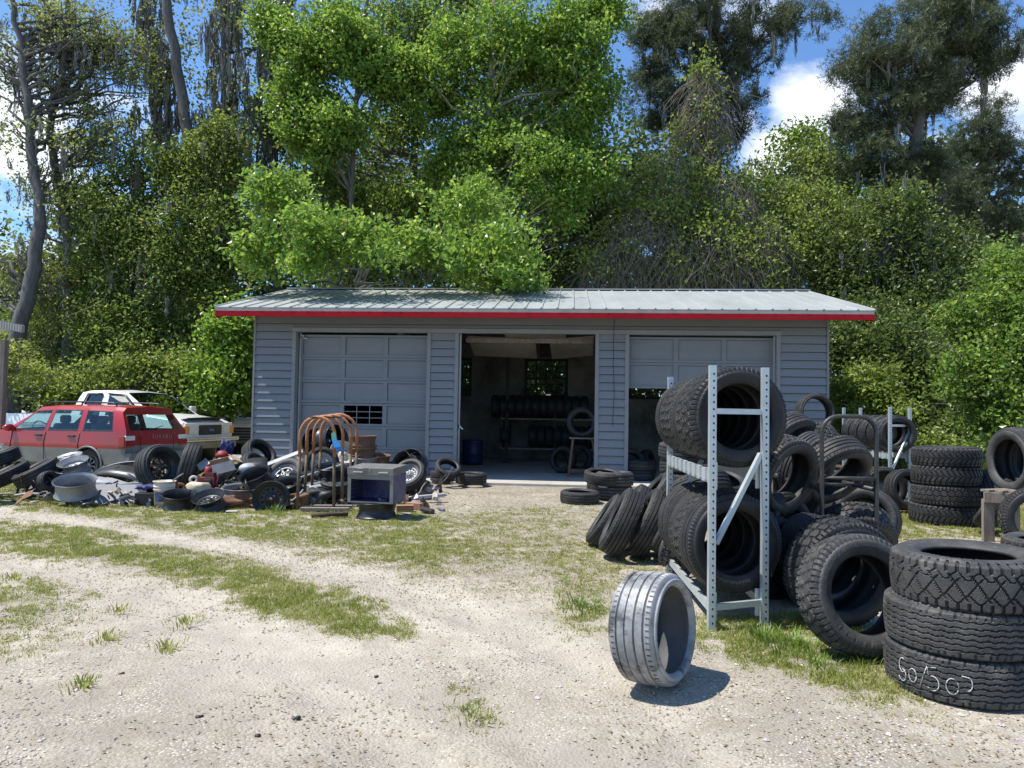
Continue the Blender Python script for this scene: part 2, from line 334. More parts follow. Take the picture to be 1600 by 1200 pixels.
sand_p = [([(-300, 770), (0, 788), (200, 820), (350, 845), (500, 868), (640, 900), (800, 960), (950, 1010), (1000, 1100), (820, 1060), (700, 1010), (600, 960), (480, 905), (300, 856), (150, 828), (0, 812), (-300, 795)], .25),
          ([(-300, 850), (0, 858), (150, 882), (300, 920), (420, 965), (560, 1010), (620, 1100), (500, 1150), (330, 1070), (200, 960), (60, 895), (-300, 880)], .35)]
sd_ = np.zeros(len(tv))
for p, s in sand_p:
    pw = np.array([(G(a, b).x, G(a, b).y) for a, b in p]); d = sdpoly(XX.ravel(), YY.ravel(), pw) + (fbm(XX.ravel(), YY.ravel(), 2, 8) - .5) * .5
    sd_ = np.maximum(sd_, np.clip(d / s * .5 + .5, 0, 1))
for nm, val in (('turf', tv), ('litter', litter), ('sand', sd_), ('rut', np.clip(rutd(XX.ravel(), YY.ravel()), 0, 1))):
    at = gme.attributes.new(nm, 'FLOAT', 'POINT'); at.data.foreach_set('value', val.astype(np.float32))
gm_ = bpy.data.materials.new('yard_ground'); gm_.use_nodes = True; t = gm_.node_tree; L = t.links; B = t.nodes['Principled BSDF']
B.inputs['Roughness'].default_value = .95; B.inputs['Specular IOR Level'].default_value = .15
tco = t.nodes.new('ShaderNodeTexCoord')
def N_(scale, detail=6, rough=.6, ty='ShaderNodeTexNoise'):
    n = t.nodes.new(ty); n.inputs['Scale'].default_value = scale
    if ty == 'ShaderNodeTexNoise': n.inputs['Detail'].default_value = detail; n.inputs['Roughness'].default_value = rough
    L.new(tco.outputs['Object'], n.inputs['Vector']); return n
def MR(sock, a, b, c=0, d=1):
    n = t.nodes.new('ShaderNodeMapRange'); n.inputs['From Min'].default_value = a; n.inputs['From Max'].default_value = b; n.inputs['To Min'].default_value = c; n.inputs['To Max'].default_value = d
    L.new(sock, n.inputs['Value']); return n.outputs['Result']
def MIX(f, a, b, mode='MIX'):
    n = t.nodes.new('ShaderNodeMixRGB'); n.blend_type = mode
    for i, s in ((0, f), (1, a), (2, b)):
        if isinstance(s, (tuple, float, int)): n.inputs[i].default_value = hexc(s) if isinstance(s, tuple) else s
        else: L.new(s, n.inputs[i])
    return n.outputs[0]
def AT_(nm): n = t.nodes.new('ShaderNodeAttribute'); n.attribute_name = nm; return n.outputs['Fac']
def MUL(a, b):
    n = t.nodes.new('ShaderNodeMath'); n.operation = 'MULTIPLY'
    for i, s in ((0, a), (1, b)):
        if isinstance(s, (float, int)): n.inputs[i].default_value = s
        else: L.new(s, n.inputs[i])
    return n.outputs[0]
big = N_(.9, 5); mid = N_(5, 8, .7); fine = N_(38, 8, .75)
base = MIX(MR(big.outputs[0], .42, .58), (.49, .44, .355), (.31, .28, .235))
base = MIX(MR(N_(2.6, 6, .7).outputs[0], .50, .62), base, (.39, .355, .29))
base = MIX(MR(mid.outputs[0], .42, .68), base, (.33, .285, .22))
base = MIX(MR(fine.outputs[0], .50, .66), base, (.25, .21, .16))
sep_ = t.nodes.new('ShaderNodeSeparateXYZ'); L.new(tco.outputs['Object'], sep_.inputs[0])
base = MIX(MUL(MR(N_(16, 7, .75).outputs[0], .46, .60), MR(sep_.outputs['Y'], 5.5, 8.5, .12, .9)), base, (.16, .135, .085))
vo = N_(55, ty='ShaderNodeTexVoronoi'); vo2 = N_(26, ty='ShaderNodeTexVoronoi')
st = MIX(MR(vo.outputs['Distance'], .22, .38), (.62, .56, .46), base)
base = MIX(MR(N_(2.2, 4).outputs[0], .46, .62), base, st)
st2 = MIX(MR(vo2.outputs['Distance'], .16, .30), MIX(.6, (.60, .57, .51), vo2.outputs['Color'], 'MULTIPLY'), base)
base = MIX(MR(N_(1.3, 4).outputs[0], .54, .66), base, st2)
sandc = MIX(MR(mid.outputs[0], .4, .7), (.53, .48, .395), (.43, .385, .315))
sandc = MIX(MR(fine.outputs[0], .54, .72), sandc, (.36, .31, .24))
base = MIX(MUL(AT_('sand'), .75), base, sandc)
base = MIX(MUL(AT_('rut'), MR(N_(3.5, 6, .7).outputs[0], .4, .6, .25, .8)), base, (.36, .32, .265))
base = MIX(MR(N_(1.7, 7, .7).outputs[0], .54, .64, 0, .55), base, (.30, .27, .225))
turfc = MIX(MR(N_(22, 8, .8).outputs[0], .46, .56), (.13, .14, .045), (.33, .29, .19))
base = MIX(MR(AT_('turf'), .12, .75, 0, .85), base, turfc)
base = MIX(AT_('litter'), base, MIX(MR(mid.outputs[0], .4, .65), (.07, .06, .035), (.13, .10, .06)))
L.new(base, B.inputs['Base Color'])
bp = t.nodes.new('ShaderNodeBump'); bp.inputs['Strength'].default_value = .8; bp.inputs['Distance'].default_value = .015
hh = t.nodes.new('ShaderNodeMath'); hh.operation = 'ADD'; L.new(fine.outputs[0], hh.inputs[0]); L.new(MUL(vo.outputs['Distance'], .7), hh.inputs[1])
L.new(hh.outputs[0], bp.inputs['Height']); L.new(bp.outputs[0], B.inputs['Normal'])
ground = link('ground', gme, gm_); tag(ground, 'pale sandy gravel yard with worn wheel tracks and patchy turf', 'ground', kind='structure')

# ---------------------------------------------------------------- garage
D_B, TH = 16.42, R_(4.55)
SL = 0.06
gar = empty('garage', (0, D_B, SL), 'grey clapboard three bay garage with metal roof and red fascia', 'garage', rz=-TH)
def BP(bx, by, z):                     # garage coordinates to world
    return Vector((bx * math.cos(TH) + by * math.sin(TH), D_B - bx * math.sin(TH) + by * math.cos(TH), SL + z))
WL, D1L, D1R, D2L, D2R, D3L, D3R, WR = -6.05, -5.05, -1.96, -1.233, 1.871, 2.621, 5.84, 6.95
HZ, CRS, WT = 3.26, 0.182, 3.62
DEP, OV, SO = 6.8, 0.95, 0.70
RY, RZ, EZ = 3.35, 4.82, 3.70
# slab
sl = MB().b2(WL - .05, WR + .05, -1.25, DEP, -.30, 0.0)
s_ = sl.build('concrete_slab', M['concrete'], None, bevel=.015); s_.location = (0, D_B, SL); s_.rotation_euler = (0, 0, -TH); tag(s_, 'concrete floor slab with worn lit front edge', 'slab', kind='structure')
# siding: clapboards with real lap
def siding(x0, x1, z0, z1, name, y=0.0):
    b = MB(); z = HZ - CRS * 1.02
    zs = [HZ - CRS * 1.02 + k * CRS for k in range(-20, 5)]
    for zz in zs:
        a = max(z0, zz); c = min(z1, zz + CRS)
        if c - a < .02: continue
        ya = y - .032 * (1 - (a - zz) / CRS) - .004; yc = y - .032 * (1 - (c - zz) / CRS) - .004
        b.add([(x0, ya, a), (x1, ya, a), (x1, yc, c), (x0, yc, c), (x0, y + .02, a), (x1, y + .02, a), (x0, y + .02, c), (x1, y + .02, c)],
              [(0, 1, 2, 3), (4, 0, 3, 6), (1, 5, 7, 2)])
        b.add([(x0, ya, a), (x1, ya, a), (x0, y + .02, a), (x1, y + .02, a), (x0, ya - .0015, a), (x1, ya - .0015, a), (x1, ya - .0008, a + .011), (x0, ya - .0008, a + .011)], [(2, 3, 1, 0), (4, 5, 6, 7), (4, 0, 1, 5)], mi=1)  # underside and a thin front strip of each board in the dark material
    b.b2(x0, x1, y + .021, y + .12, z0, z1)
    return b.build(name, [M['siding'], M['grime']], gar)
TW = .085
siding(WL + .03, D1L - TW, .02, WT, 'siding_panel')
siding(D1R + TW, D2L - TW, .02, HZ - .0, 'siding_panel'); siding(D2R + TW, D3L - TW, .02, HZ - .0, 'siding_panel')
siding(D3R + TW, WR - .03, .02, WT, 'siding_panel'); siding(D1L - TW + .001, D3R + TW - .001, HZ + .10, WT, 'siding_panel')
for x in (D1L - TW, D1R, D2L - TW, D2R, D3L - TW, D3R): MB().b2(x, x + TW, -.044, .15, .01, HZ).build('door_jamb', M['trim'], gar, bevel=.004)
MB().b2(D1L - TW - .02, D3R + TW + .02, -.051, .15, HZ + .001, HZ + .10).build('header_trim', M['trim'], gar, bevel=.004)
for xa, xb in ((WL - .012, WL + .03), (WR - .03, WR + .012)): MB().b2(xa, xb, -.045, .05, .01, WT).build('corner_board', M['trim'], gar)
# side and back walls with two windows at the back
for x0, x1 in ((WL, WL + .14), (WR - .14, WR)):
    sw = MB(); sw.b2(x0, x1, .125, DEP - .15, 0.005, WT)
    sw.add([(x0, -.0, WT), (x0, RY, RZ - .12), (x0, DEP, WT), (x1, 0, WT), (x1, RY, RZ - .12), (x1, DEP, WT)], [(0, 1, 2), (3, 5, 4), (0, 3, 4, 1), (1, 4, 5, 2)])
    sw.build('side_wall', M['inwall'], gar)
wins = [(-2.45, -1.88), (-.08, 1.2), (3.2, 4.4)]
WZ0, WZ1 = 1.98, 3.15
bw = MB(); e = [WL] + [q for p in wins for q in p] + [WR]
for i in range(0, len(e), 2): bw.b2(e[i], e[i + 1], DEP - .15, DEP, .005, WT)
for a, b_ in wins: bw.b2(a, b_, DEP - .15, DEP, .005, WZ0); bw.b2(a, b_, DEP - .15, DEP, WZ1, WT)
bw.build('back_wall', M['inwall'], gar)
for a, b_ in wins:
    f = MB(); y = DEP - .17
    f.b2(a, b_, y, y + .05, WZ1 - .05, WZ1 + .03); f.b2(a, b_, y, y + .05, WZ0 - .03, WZ0 + .05); f.b2(a - .05, a + .04, y, y + .05, WZ0 - .03, WZ1 + .03); f.b2(b_ - .04, b_ + .05, y, y + .05, WZ0 - .03, WZ1 + .03)
    fo = f.build('window', M['darkwood'], gar)
    g = MB()
    for k in range(1, 4): x = a + (b_ - a) * k / 4; g.b2(x - .012, x + .012, y + .06, y + .08, WZ0, WZ1)
    for k in range(1, 6): z = WZ0 + (WZ1 - WZ0) * k / 6; g.b2(a, b_, y + .085, y + .10, z - (.028 if k == 3 else .012), z + (.028 if k == 3 else .012))
    g.build('security_grille', M['darkwood'], fo)
# interior: partition walls, ceiling, torn boards
pt = MB(); pt.b2(-2.75, -2.62, .35, DEP - .16, .005, WT - .3); pt.build('partition_wall', M['inwall'], gar)
ce = MB(); ce.b2(WL + .15, WR - .15, .16, DEP - .16, WT + .02, WT + .06); ce.build('ceiling', M['inwall'], gar)
tb = MB()
tb.box((-.42, 2.3, 3.14), (1.7, 1.5, .02), rotm(R_(-14), R_(2), 0)); tb.box((1.35, 2.4, 3.16), (1.1, 1.6, .02), rotm(R_(-13), R_(-5), 0)); tb.box((.45, 1.3, 3.36), (1.5, .9, .02), rotm(R_(-6), R_(1), 0))
tb.build('torn_ceiling_board', M['ceil'], gar)
MB().b2(-1.15, 1.8, .55, .60, 3.10, 3.20).build('ceiling_beam', M['wood'], gar)
pb = MB(); pb.b2(.45, 1.45, 4.0, 4.03, 3.03, 3.4); pb.b2(-.55, -.45, 4.6, 4.7, .01, 3.1); pb.build('interior_post', M['darkwood'], gar)
# overhead doors
M['grime2'] = mat('panel_groove_grime', (.10, .115, .13), .8)  # shade of the recess painted into the top and left panel mouldings
def overhead(x0, x1, z0, z1, cols, rows, name, win=None, hts=None):
    root = bpy.data.objects.new(name, None); COL.objects.link(root); root.parent = gar; root.location = (0, .19, 0)
    b = MB(); H = (z1 - z0) / rows
    xs = [x0 + (x1 - x0) * k / cols for k in range(cols + 1)]
    for r in range(rows):
        za = z1 - (r + 1) * H; zb = z1 - r * H
        b.b2(x0, x1, 0, .045, za + .006, za + .055); b.b2(x0, x1, 0, .045, zb - .055, zb - .006)
        b.b2(x0, x1, .030, .05, za, zb) if not (win and win[0] == r) else None
        for c in range(cols + 1):
            x = xs[c]; ww = .05
            b.b2(max(x0, x - ww), min(x1, x + ww), -.001, .044, za + .055, zb - .055)
        for c in range(cols):
            if win and win[0] == r:
                if c != win[1]: b.b2(xs[c] + .05, xs[c + 1] - .05, .030, .05, za + .055, zb - .055)
            # raised moulding around each panel
            if not (win and win == (r, c)):
                xa, xb = xs[c] + .05, xs[c + 1] - .05; z2, z3 = za + .055, zb - .055; m_ = .014
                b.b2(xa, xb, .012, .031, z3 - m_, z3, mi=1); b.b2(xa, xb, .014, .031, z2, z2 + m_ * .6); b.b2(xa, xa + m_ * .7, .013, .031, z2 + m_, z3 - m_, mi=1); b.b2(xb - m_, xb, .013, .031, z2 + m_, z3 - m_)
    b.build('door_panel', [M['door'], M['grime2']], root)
    if win:
        r, c = win; za = z1 - (r + 1) * H + .055; zb = z1 - r * H - .055; xa, xb = xs[c] + .05, xs[c + 1] - .05
        g = MB()
        for k in (1, 2): g.b2(xa + (xb - xa) * k / 3 - .008, xa + (xb - xa) * k / 3 + .008, .01, .02, za, zb)
        for k in (1, 2): z = za + (zb - za) * k / 3; g.b2(xa, xb, .021, .03, z - .008, z + .008)
        g.build('window_grille', M['trim'], root)
    return root
overhead(D1L + .04, D1R, .02, HZ - .04, 3, 6, 'overhead_door', win=(3, 1))
overhead(D3L, D3R - .02, 2.06, HZ - .03, 3, 2, 'overhead_door')
tk = MB(); tk.b2(D1L - .0, D1L + .04, .19, .25, .02, HZ); tk.tube([(D1L + .03, .12, HZ - .08), (D1L + .13, .12, HZ - .08)], .02); tk.tube([(D1L + .03, .16, HZ - .12), (D1L + .2, .16, HZ - .14)], .02)
tk.b2(D2L + .0, D2L + .03, .16, .22, .02, HZ); tk.b2(D3R - .02, D3R, .12, .18, .02, HZ); tk.build('door_track', M['galv'], gar)
tk = MB(); tk.tube([(D2L + .02, .05, 1.13), (D2L + .09, .0, 1.12)], .028); tk.tube([(D2L + .07, .0, 1.12), (D2L + .13, .0, 1.06)], .02); tk.build('door_roller', M['chrome'], gar)
# roof
def roofz(y): return EZ + (RZ - EZ) * (y + OV) / (RY + OV)
X0, X1 = WL - .54, WR + .64
rf = MB(); yb = 2 * RY + OV
rf.add([(X0, -OV, EZ), (X1, -OV, EZ), (X1, RY, RZ), (X0, RY, RZ), (X0, -OV, EZ - .02), (X1, -OV, EZ - .02), (X1, RY, RZ - .02), (X0, RY, RZ - .02)],
       [(0, 1, 2, 3), (4, 7, 6, 5), (0, 4, 5, 1), (0, 3, 7, 4), (1, 5, 6, 2)])
rf.add([(X0, yb, EZ), (X1, yb, EZ), (X1, RY, RZ), (X0, RY, RZ)], [(0, 3, 2, 1)])
k = 0; x = X0 + .02
while x < X1:
    h = .022; wd = .022
    rf.add([(x - wd * 1.3, -OV - .01, EZ + .001), (x + wd * 1.3, -OV - .01, EZ + .001), (x + wd * .6, -OV - .01, EZ + h), (x - wd * .6, -OV - .01, EZ + h),
            (x - wd * 1.3, RY, RZ + .001), (x + wd * 1.3, RY, RZ + .001), (x + wd * .6, RY, RZ + h), (x - wd * .6, RY, RZ + h)],
           [(0, 1, 2, 3), (0, 3, 7, 4), (3, 2, 6, 7), (2, 1, 5, 6)])
    x += .345
MB().tube([(2.28, -.055, WT), (2.27, -.05, 2.6), (2.30, -.05, 1.9), (2.27, -.05, 1.2)], .006, 5).build('cable', M['grime'], gar)
roof = rf.build('roof', M['roof'], gar)
rc = MB(); rc.add([(X0 - .02, RY - .17, RZ - .01), (X1 + .02, RY - .17, RZ - .01), (X1 + .02, RY, RZ + .05), (X0 - .02, RY, RZ + .05), (X0 - .02, RY + .17, RZ - .01), (X1 + .02, RY + .17, RZ - .01), (X0 - .02, RY - .17, RZ + .024), (X1 + .02, RY - .17, RZ + .024)],
       [(0, 1, 7, 6), (6, 7, 2, 3), (3, 2, 5, 4)]); rc.build('ridge_cap', M['roof'], roof)
fa = MB(); fa.b2(X0 + .03, X1 - .03, -OV + .012, -OV + .045, EZ - .085, EZ - .021); fa.build('fascia_board', M['tan'], gar)
fa = MB(); fa.b2(X0 + .03, X1 - .03, -OV + .002, -OV + .048, EZ - .202, EZ - .087)
for x in (X0 + .03, X1 - .06):
    fa.add([(x, -OV + .05, EZ - .235), (x + .03, -OV + .05, EZ - .235), (x + .03, RY, RZ - .2), (x, RY, RZ - .2), (x, -OV + .05, EZ - .03), (x + .03, -OV + .05, EZ - .03), (x + .03, RY, RZ - .03), (x, RY, RZ - .03)],
           [(0, 1, 5, 4), (0, 3, 2, 1), (0, 4, 7, 3), (1, 2, 6, 5), (4, 5, 6, 7)])
fa.build('fascia_board', M['red'], gar)
so_ = MB(); so_.add([(X0 + .06, -OV + .05, EZ - .19), (X1 - .06, -OV + .05, EZ - .19), (X1 - .06, .0, roofz(0) - .16), (X0 + .06, .0, roofz(0) - .16)], [(0, 3, 2, 1)])
for x0, x1 in ((X0 + .06, WL), (WR, X1 - .06)):
    so_.add([(x0, 0, roofz(0) - .16), (x1, 0, roofz(0) - .16), (x1, RY, RZ - .16), (x0, RY, RZ - .16)], [(0, 3, 2, 1)])
so_.b2(WL + .05, WR - .05, -.03, .12, WT, roofz(0) - .165)
so_.build('soffit', M['soffit'], gar)

# left neighbour: corner of a canopy at the left edge
nb = empty('canopy', AT(-40, 560, 16), 'grey metal canopy corner with fluted edge beside the big trunk', 'canopy')
q0 = AT(0, 506, 16) - nb.location; q1 = AT(36, 514, 15.2) - nb.location; dv = (q0 - q1).normalized()
b = MB(); b.bar(q1, q1 + dv * 4, .06, .15); b.build('fascia_board', M['soffit'], nb)
b = MB(); 
for k in range(26): p = q1 + dv * (.08 + k * .15) + Vector((0, -.035, 0)); b.bar(p + Vector((0, 0, -.085)), p + Vector((0, 0, .085)), .03, .03)
b.build('fluted_edge', M['soffit'], nb)
b = MB(); dz = Vector((0, 0, .06)); pp = [q1 + dz, q1 + dv * 4 + dz, q1 + dv * 4 + Vector((-4.4, 4, 0)) + dz, q1 + Vector((-4.4, 4, 0)) + dz]; b.add(pp, [(0, 1, 2, 3)]); b.build('roof', M['galv'], nb, solid=.05)
pw = AT(-10, 600, 15.6) - nb.location; b = MB(); b.box((pw.x, pw.y, (2.9) / 2 - nb.location.z), (.5, .14, 2.9)); b.build('post', M['wood'], nb)
# ---------------------------------------------------------------- tires
def tyre_mesh(name, R, W, r, kind, N=240, Mt=40):
    hw = W / 2
    # tread from one shoulder to the other
    us = np.linspace(-1, 1, Mt); th = np.arange(N) * 2 * np.pi / N
    U, T = np.meshgrid(us, th, indexing='ij')
    crown = R - .010 * U ** 2 - .028 * np.clip((np.abs(U) - .86) / .14, 0, 1) ** 2
    dep = np.zeros_like(U)
    def groove(cond, d): np.maximum(dep, np.where(cond, d, 0), out=dep)
    per = 2 * np.pi
    if kind == 'rib':
        for g in (-.56, -.19, .19, .56): groove(np.abs(U - g) < .035, .010)
        ph = (T * 90 / per + 0.3 * U) % 1; groove((np.abs(U) > .68) & (ph < .25), .005)
    elif kind == 'rib3':
        for g in (-.45, 0, .45): groove(np.abs(U - g) < .04, .011)
        ph = (T * 80 / per + .4 * np.abs(U)) % 1; groove((np.abs(U) > .5) & (np.abs(U) < .97) & (ph < .22), .006)
    elif kind == 'slick':
        for g in (-.62, -.22, .20, .60): groove(np.abs(U - g) < .028, .008)
        ph = (T * 60 / per + .35 * U) % 1; groove((np.abs(U) > .70) & (np.abs(U) < .95) & (ph < .14), .005)
    elif kind == 'wavy':
        for g in (-.62, -.36, -.12, .12, .36, .62): groove(np.abs(U - g - .035 * (2 * np.abs((T * 36 / per) % 1 - .5) * 2 - 1)) < .028, .009)
        ph = (T * 72 / per + .3 * U) % 1; groove((np.abs(U) > .72) & (ph < .15), .007)
    elif kind == 'at':
        z = .10 * (2 * np.abs((T * 30 / per) % 1 - .5) * 2 - 1)
        for g in (-.52, 0.0, .52): groove(np.abs(U - g - z * (1 if g < .3 else -1)) < .05, .010)
        ph = (T * 30 / per + .55 * U) % 1; groove((np.abs(U) < .55) & (ph < .16), .009)
        ph = (T * 60 / per + .5) % 1; groove((np.abs(U) > .60) & (ph < .22), .011)
    elif kind == 'hex':
        z = .16 * np.clip((2 * np.abs((T * 24 / per) % 1 - .5) * 2 - 1) * 1.6, -1, 1)
        groove(np.abs(U - .48 - z * .9) < .035, .011); groove(np.abs(U + .48 + z * .9) < .035, .011)
        ph = (T * 24 / per + .75 * U) % 1; groove((np.abs(U) < .55) & (ph < .12), .011)
        ph = (T * 24 / per - .9 * U + .3) % 1; groove((np.abs(U) < .45) & (ph < .10), .010)
        ph = (T * 48 / per) % 1; groove((np.abs(U) > .62) & (ph < .16), .013)
    elif kind == 'mt':
        for s in (-1, 1):
            ph = (T * 40 / per + s * 1.1 * U) % 1; groove((s * U > .05) & (s * U < .62) & (ph < .28), .012)
            ph = (T * 40 / per + .2 * s * U + .5) % 1; groove((s * U > .66) & (ph < .34), .015)
            groove(np.abs(s * U - .64) < .035, .012)
        z = .08 * (2 * np.abs((T * 40 / per) % 1 - .5) * 2 - 1); groove(np.abs(U - z) < .045, .010)
    Rr = crown - dep
    Zr = U * (hw - .006)
    prof = []
    # sidewall from shoulder (+) to bead, liner back to the other side
    s1 = R - .030; n_s = 9
    def side(sg):
        L_ = []
        for i in range(n_s):
            a = (i + 1) / n_s; rr = s1 + (r - s1) * a; bul = math.sin(math.pi * min(1, a * 1.05)) * .012
            z = sg * (hw - .004 + bul - .16 * hw * max(0, a - .45) ** 1.5 * 2)
            if i in (1, 6): bul += .003; z += sg * .003
            L_.append((rr, z))
        return L_
    A = side(1); Bm = side(-1)
    inner = [(r - .004, A[-1][1] - .012), (r + .012, A[-1][1] - .020), (r + (R - r) * .5, hw - .022), (R - .026, hw * .75), (R - .020, 0), (R - .026, -hw * .75), (r + (R - r) * .5, -hw + .022), (r + .012, Bm[-1][1] + .020), (r - .004, Bm[-1][1] + .012)]
    rest = A + inner + Bm[::-1]
    sq = (np.sign(np.sin(th * 70)) * (np.sin(th * 31 + 1) > -.2)) * (np.sin(th * 3 + .4) > .15)
    rows = [(Rr[i], Zr[i]) for i in range(Mt)] + [(np.full(N, a), np.full(N, z) + (np.sign(z) * .0018 * sq if q in (3, 4, len(rest) - 4, len(rest) - 5) else 0)) for q, (a, z) in enumerate(rest)]
    V = []
    for a, z in rows: V.append(np.stack([a * np.cos(th), a * np.sin(th), z], 1))
    V = np.concatenate(V); K = len(rows)
    F = []
    for i in range(K):
        j = (i + 1) % K; a = i * N + np.arange(N); b = i * N + (np.arange(N) + 1) % N; c = j * N + (np.arange(N) + 1) % N; d = j * N + np.arange(N)
        F.append(np.stack([a, b, c, d], 1))
    me = npmesh(name, V, np.concatenate(F), False)
    sm = np.zeros(K * N, bool); sm[Mt * N:] = True
    me.polygons.foreach_set('use_smooth', sm)
    mi_ = np.zeros(K * N, np.int32); mi_[(Mt + n_s - 1) * N:(Mt + n_s + 9) * N] = 1; dd_ = dep[:-1] > .002; mi_[:(Mt - 1) * N][dd_.ravel()] = 1; me.polygons.foreach_set('material_index', mi_)
    return me
TYK = {}
for k, R0_, W0_, r0_, N_k, M_k in (('rib', .34, .225, .222, 240, 46), ('rib3', .34, .225, .218, 240, 40), ('at', .37, .25, .240, 300, 44), ('mt', .40, .27, .245, 320, 46), ('wavy', .38, .25, .235, 320, 46), ('hex', .40, .26, .235, 384, 52), ('slick', .33, .27, .25, 360, 60), ('low', .34, .225, .215, 96, 16), ('thin', .33, .215, .255, 160, 40)):
    TYK[k] = (tyre_mesh('tire_' + k, R0_, W0_, r0_, {'low': 'rib3', 'thin': 'rib'}.get(k, k), N_k, M_k), R0_, W0_)
TYV = {}
def tmesh(kind, mk):
    if (kind, mk) not in TYV:
        me = TYK[kind][0].copy(); me.name = 'tire'; me.materials.append(M[mk]); me.materials.append(M['liner'] if kind == 'slick' else M['rubber_dark']); TYV[(kind, mk)] = me
    return TYV[(kind, mk)]
def axv(yaw, tilt):
    y, t_ = R_(yaw), R_(tilt); return Vector((math.sin(y) * math.cos(t_), -math.cos(y) * math.cos(t_), math.sin(t_)))
def tire_at(c, R, W, ax, kind='rib', mk='rubber', label=None, group=None, spin=None, parent=None, name='tire'):
    o = bpy.data.objects.new(name, tmesh(kind, mk)); COL.objects.link(o)
    q = Vector((0, 0, 1)).rotation_difference(ax); sp = random.uniform(0, 6.28) if spin is None else spin
    o.rotation_mode = 'QUATERNION'; o.rotation_quaternion = q @ Quaternion((0, 0, 1), sp)
    o.location = c; _, R0k, W0k = TYK[kind]; o.scale = (R / R0k, R / R0k, W / W0k)
    if parent is None: tag(o, label, 'tire', group)
    else: o.parent = parent
    return o
LOG = []
def ty(px, py, R, W, yaw, tilt, kind='rib', mk='rubber', label='', base=0.0, group=None, d=None, **k):
    ax = axv(yaw, tilt)
    need = base + R * math.cos(R_(tilt)) + W / 2 * abs(math.sin(R_(tilt))) - .008
    v = ray(px, py)
    t_ = d if d is not None else (need - CAMZ) / v.z
    c = CAM + v * t_
    LOG.append((label[:30], round(t_, 2), round(c.z - need, 2), round(2 * R * FPX / t_)))
    return tire_at(c, R, W, ax, kind, mk, label, group, **k)
def stack(px, py, R, Ws, kinds, mk, labels, base=0.0, group=None, jit=.02, tilt=1.5):
    p = G(px, py, base); h = Vector((p.x, p.y, 0)).normalized(); c = Vector((p.x, p.y, 0)) + h * R; z = base; res = []
    for W, kd, lb in zip(Ws, kinds, labels):
        ax = Vector((random.uniform(-1, 1) * R_(tilt), random.uniform(-1, 1) * R_(tilt), 1)).normalized()
        res.append(tire_at(c + Vector((random.uniform(-jit, jit), random.uniform(-jit, jit), z + W / 2)), R, W, ax, kd, mk, lb, group)); z += W - .006
    LOG.append((labels[0][:30], round(c.y, 2), 0, round(2 * R * FPX / c.y)))
    return res, c, z

# ---- foreground
ty(1021, 980, .312, .275, 54, 5, 'slick', 'rubber_silver', 'silvery worn tire standing alone on the sand with a split sidewall')
ST, scc, sz = stack(1508, 1109, .405, (.262, .262, .268), ('wavy', 'wavy', 'hex'), 'rubber_grey',
    ('lowest tire of the front right stack, with white chalk writing', 'middle tire of the front right stack, with wavy grooves', 'topmost tire of the front right stack, with chunky hexagonal tread'), group='tires in the front right stack', jit=.02, tilt=2)
ST[2].data = tmesh('hex', 'rubber_grey')
# chalk writing on the lowest tire
def chalk(parent_t, strokes, R, a0, z0, sx, sz_, r=.0028):
    b = MB()
    for s in strokes:
        pts = []
        for (u, v) in s:
            a = a0 + u * sx / R; pts.append(Vector((math.cos(a) * (R + .001), math.sin(a) * (R + .001), z0 + v * sz_)))
        b.tube(pts, r, 5)
    return b
def arc(cx, cy, rx, ry, a, b_, n=14): return [(cx + rx * math.cos(R_(a + (b_ - a) * i / n)), cy + ry * math.sin(R_(a + (b_ - a) * i / n))) for i in range(n + 1)]
stk = [arc(0.1, .62, .22, .3, 60, 330), arc(.1, .2, .25, .25, 90, -160), arc(.75, .35, .22, .28, 0, 360), [(1.15, 0.0), (1.55, 1.0)], [(1.95, .95), (1.55, .9), (1.6, .5)], arc(1.8, .28, .3, .3, 120, -140), arc(2.7, .35, .28, .32, 0, 340), [(3.1, .85), (3.5, .8)], arc(3.35, .55, .22, .28, 80, -100)]
lw = ST[0]
b = chalk(lw, stk, .405, 0, -.065, .105, .13)
ang = math.atan2(-scc.y, -scc.x)     # direction to the camera
cho = b.build('chalk_writing', mat('chalk', (.5, .5, .48), .9, (.05, .05, .05), 45, .50, .60), None)
# parent it without inheriting the tire's spin: bake its own rotation
cho.parent = lw; cho.matrix_parent_inverse = Matrix.Identity(4)
Mw = Matrix.Translation(lw.location) @ Matrix.Rotation(ang - R_(46), 4, 'Z')
Lm = Matrix.Translation(lw.location) @ lw.rotation_quaternion.to_matrix().to_4x4() @ Matrix.Diagonal((lw.scale.x, lw.scale.y, lw.scale.z, 1))
cho.matrix_basis = Lm.inverted() @ Mw

ty(1341, 928, .385, .25, 8, 12, 'at', 'rubber_grey', 'chunky all terrain tire leaning beside the front right stack, white lettering on its sidewall')
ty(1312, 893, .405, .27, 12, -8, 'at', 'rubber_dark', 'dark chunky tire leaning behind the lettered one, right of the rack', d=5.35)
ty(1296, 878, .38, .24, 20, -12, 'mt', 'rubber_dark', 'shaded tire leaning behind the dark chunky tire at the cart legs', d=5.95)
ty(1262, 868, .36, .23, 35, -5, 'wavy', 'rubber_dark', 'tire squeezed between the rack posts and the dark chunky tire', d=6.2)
stack(1640, 926, .40, (.22, .22), ('wavy', 'at'), 'rubber_grey', ('flat tire under the one at the right edge behind the front stack', 'tire lying flat at the right edge behind the front stack'), jit=.02)

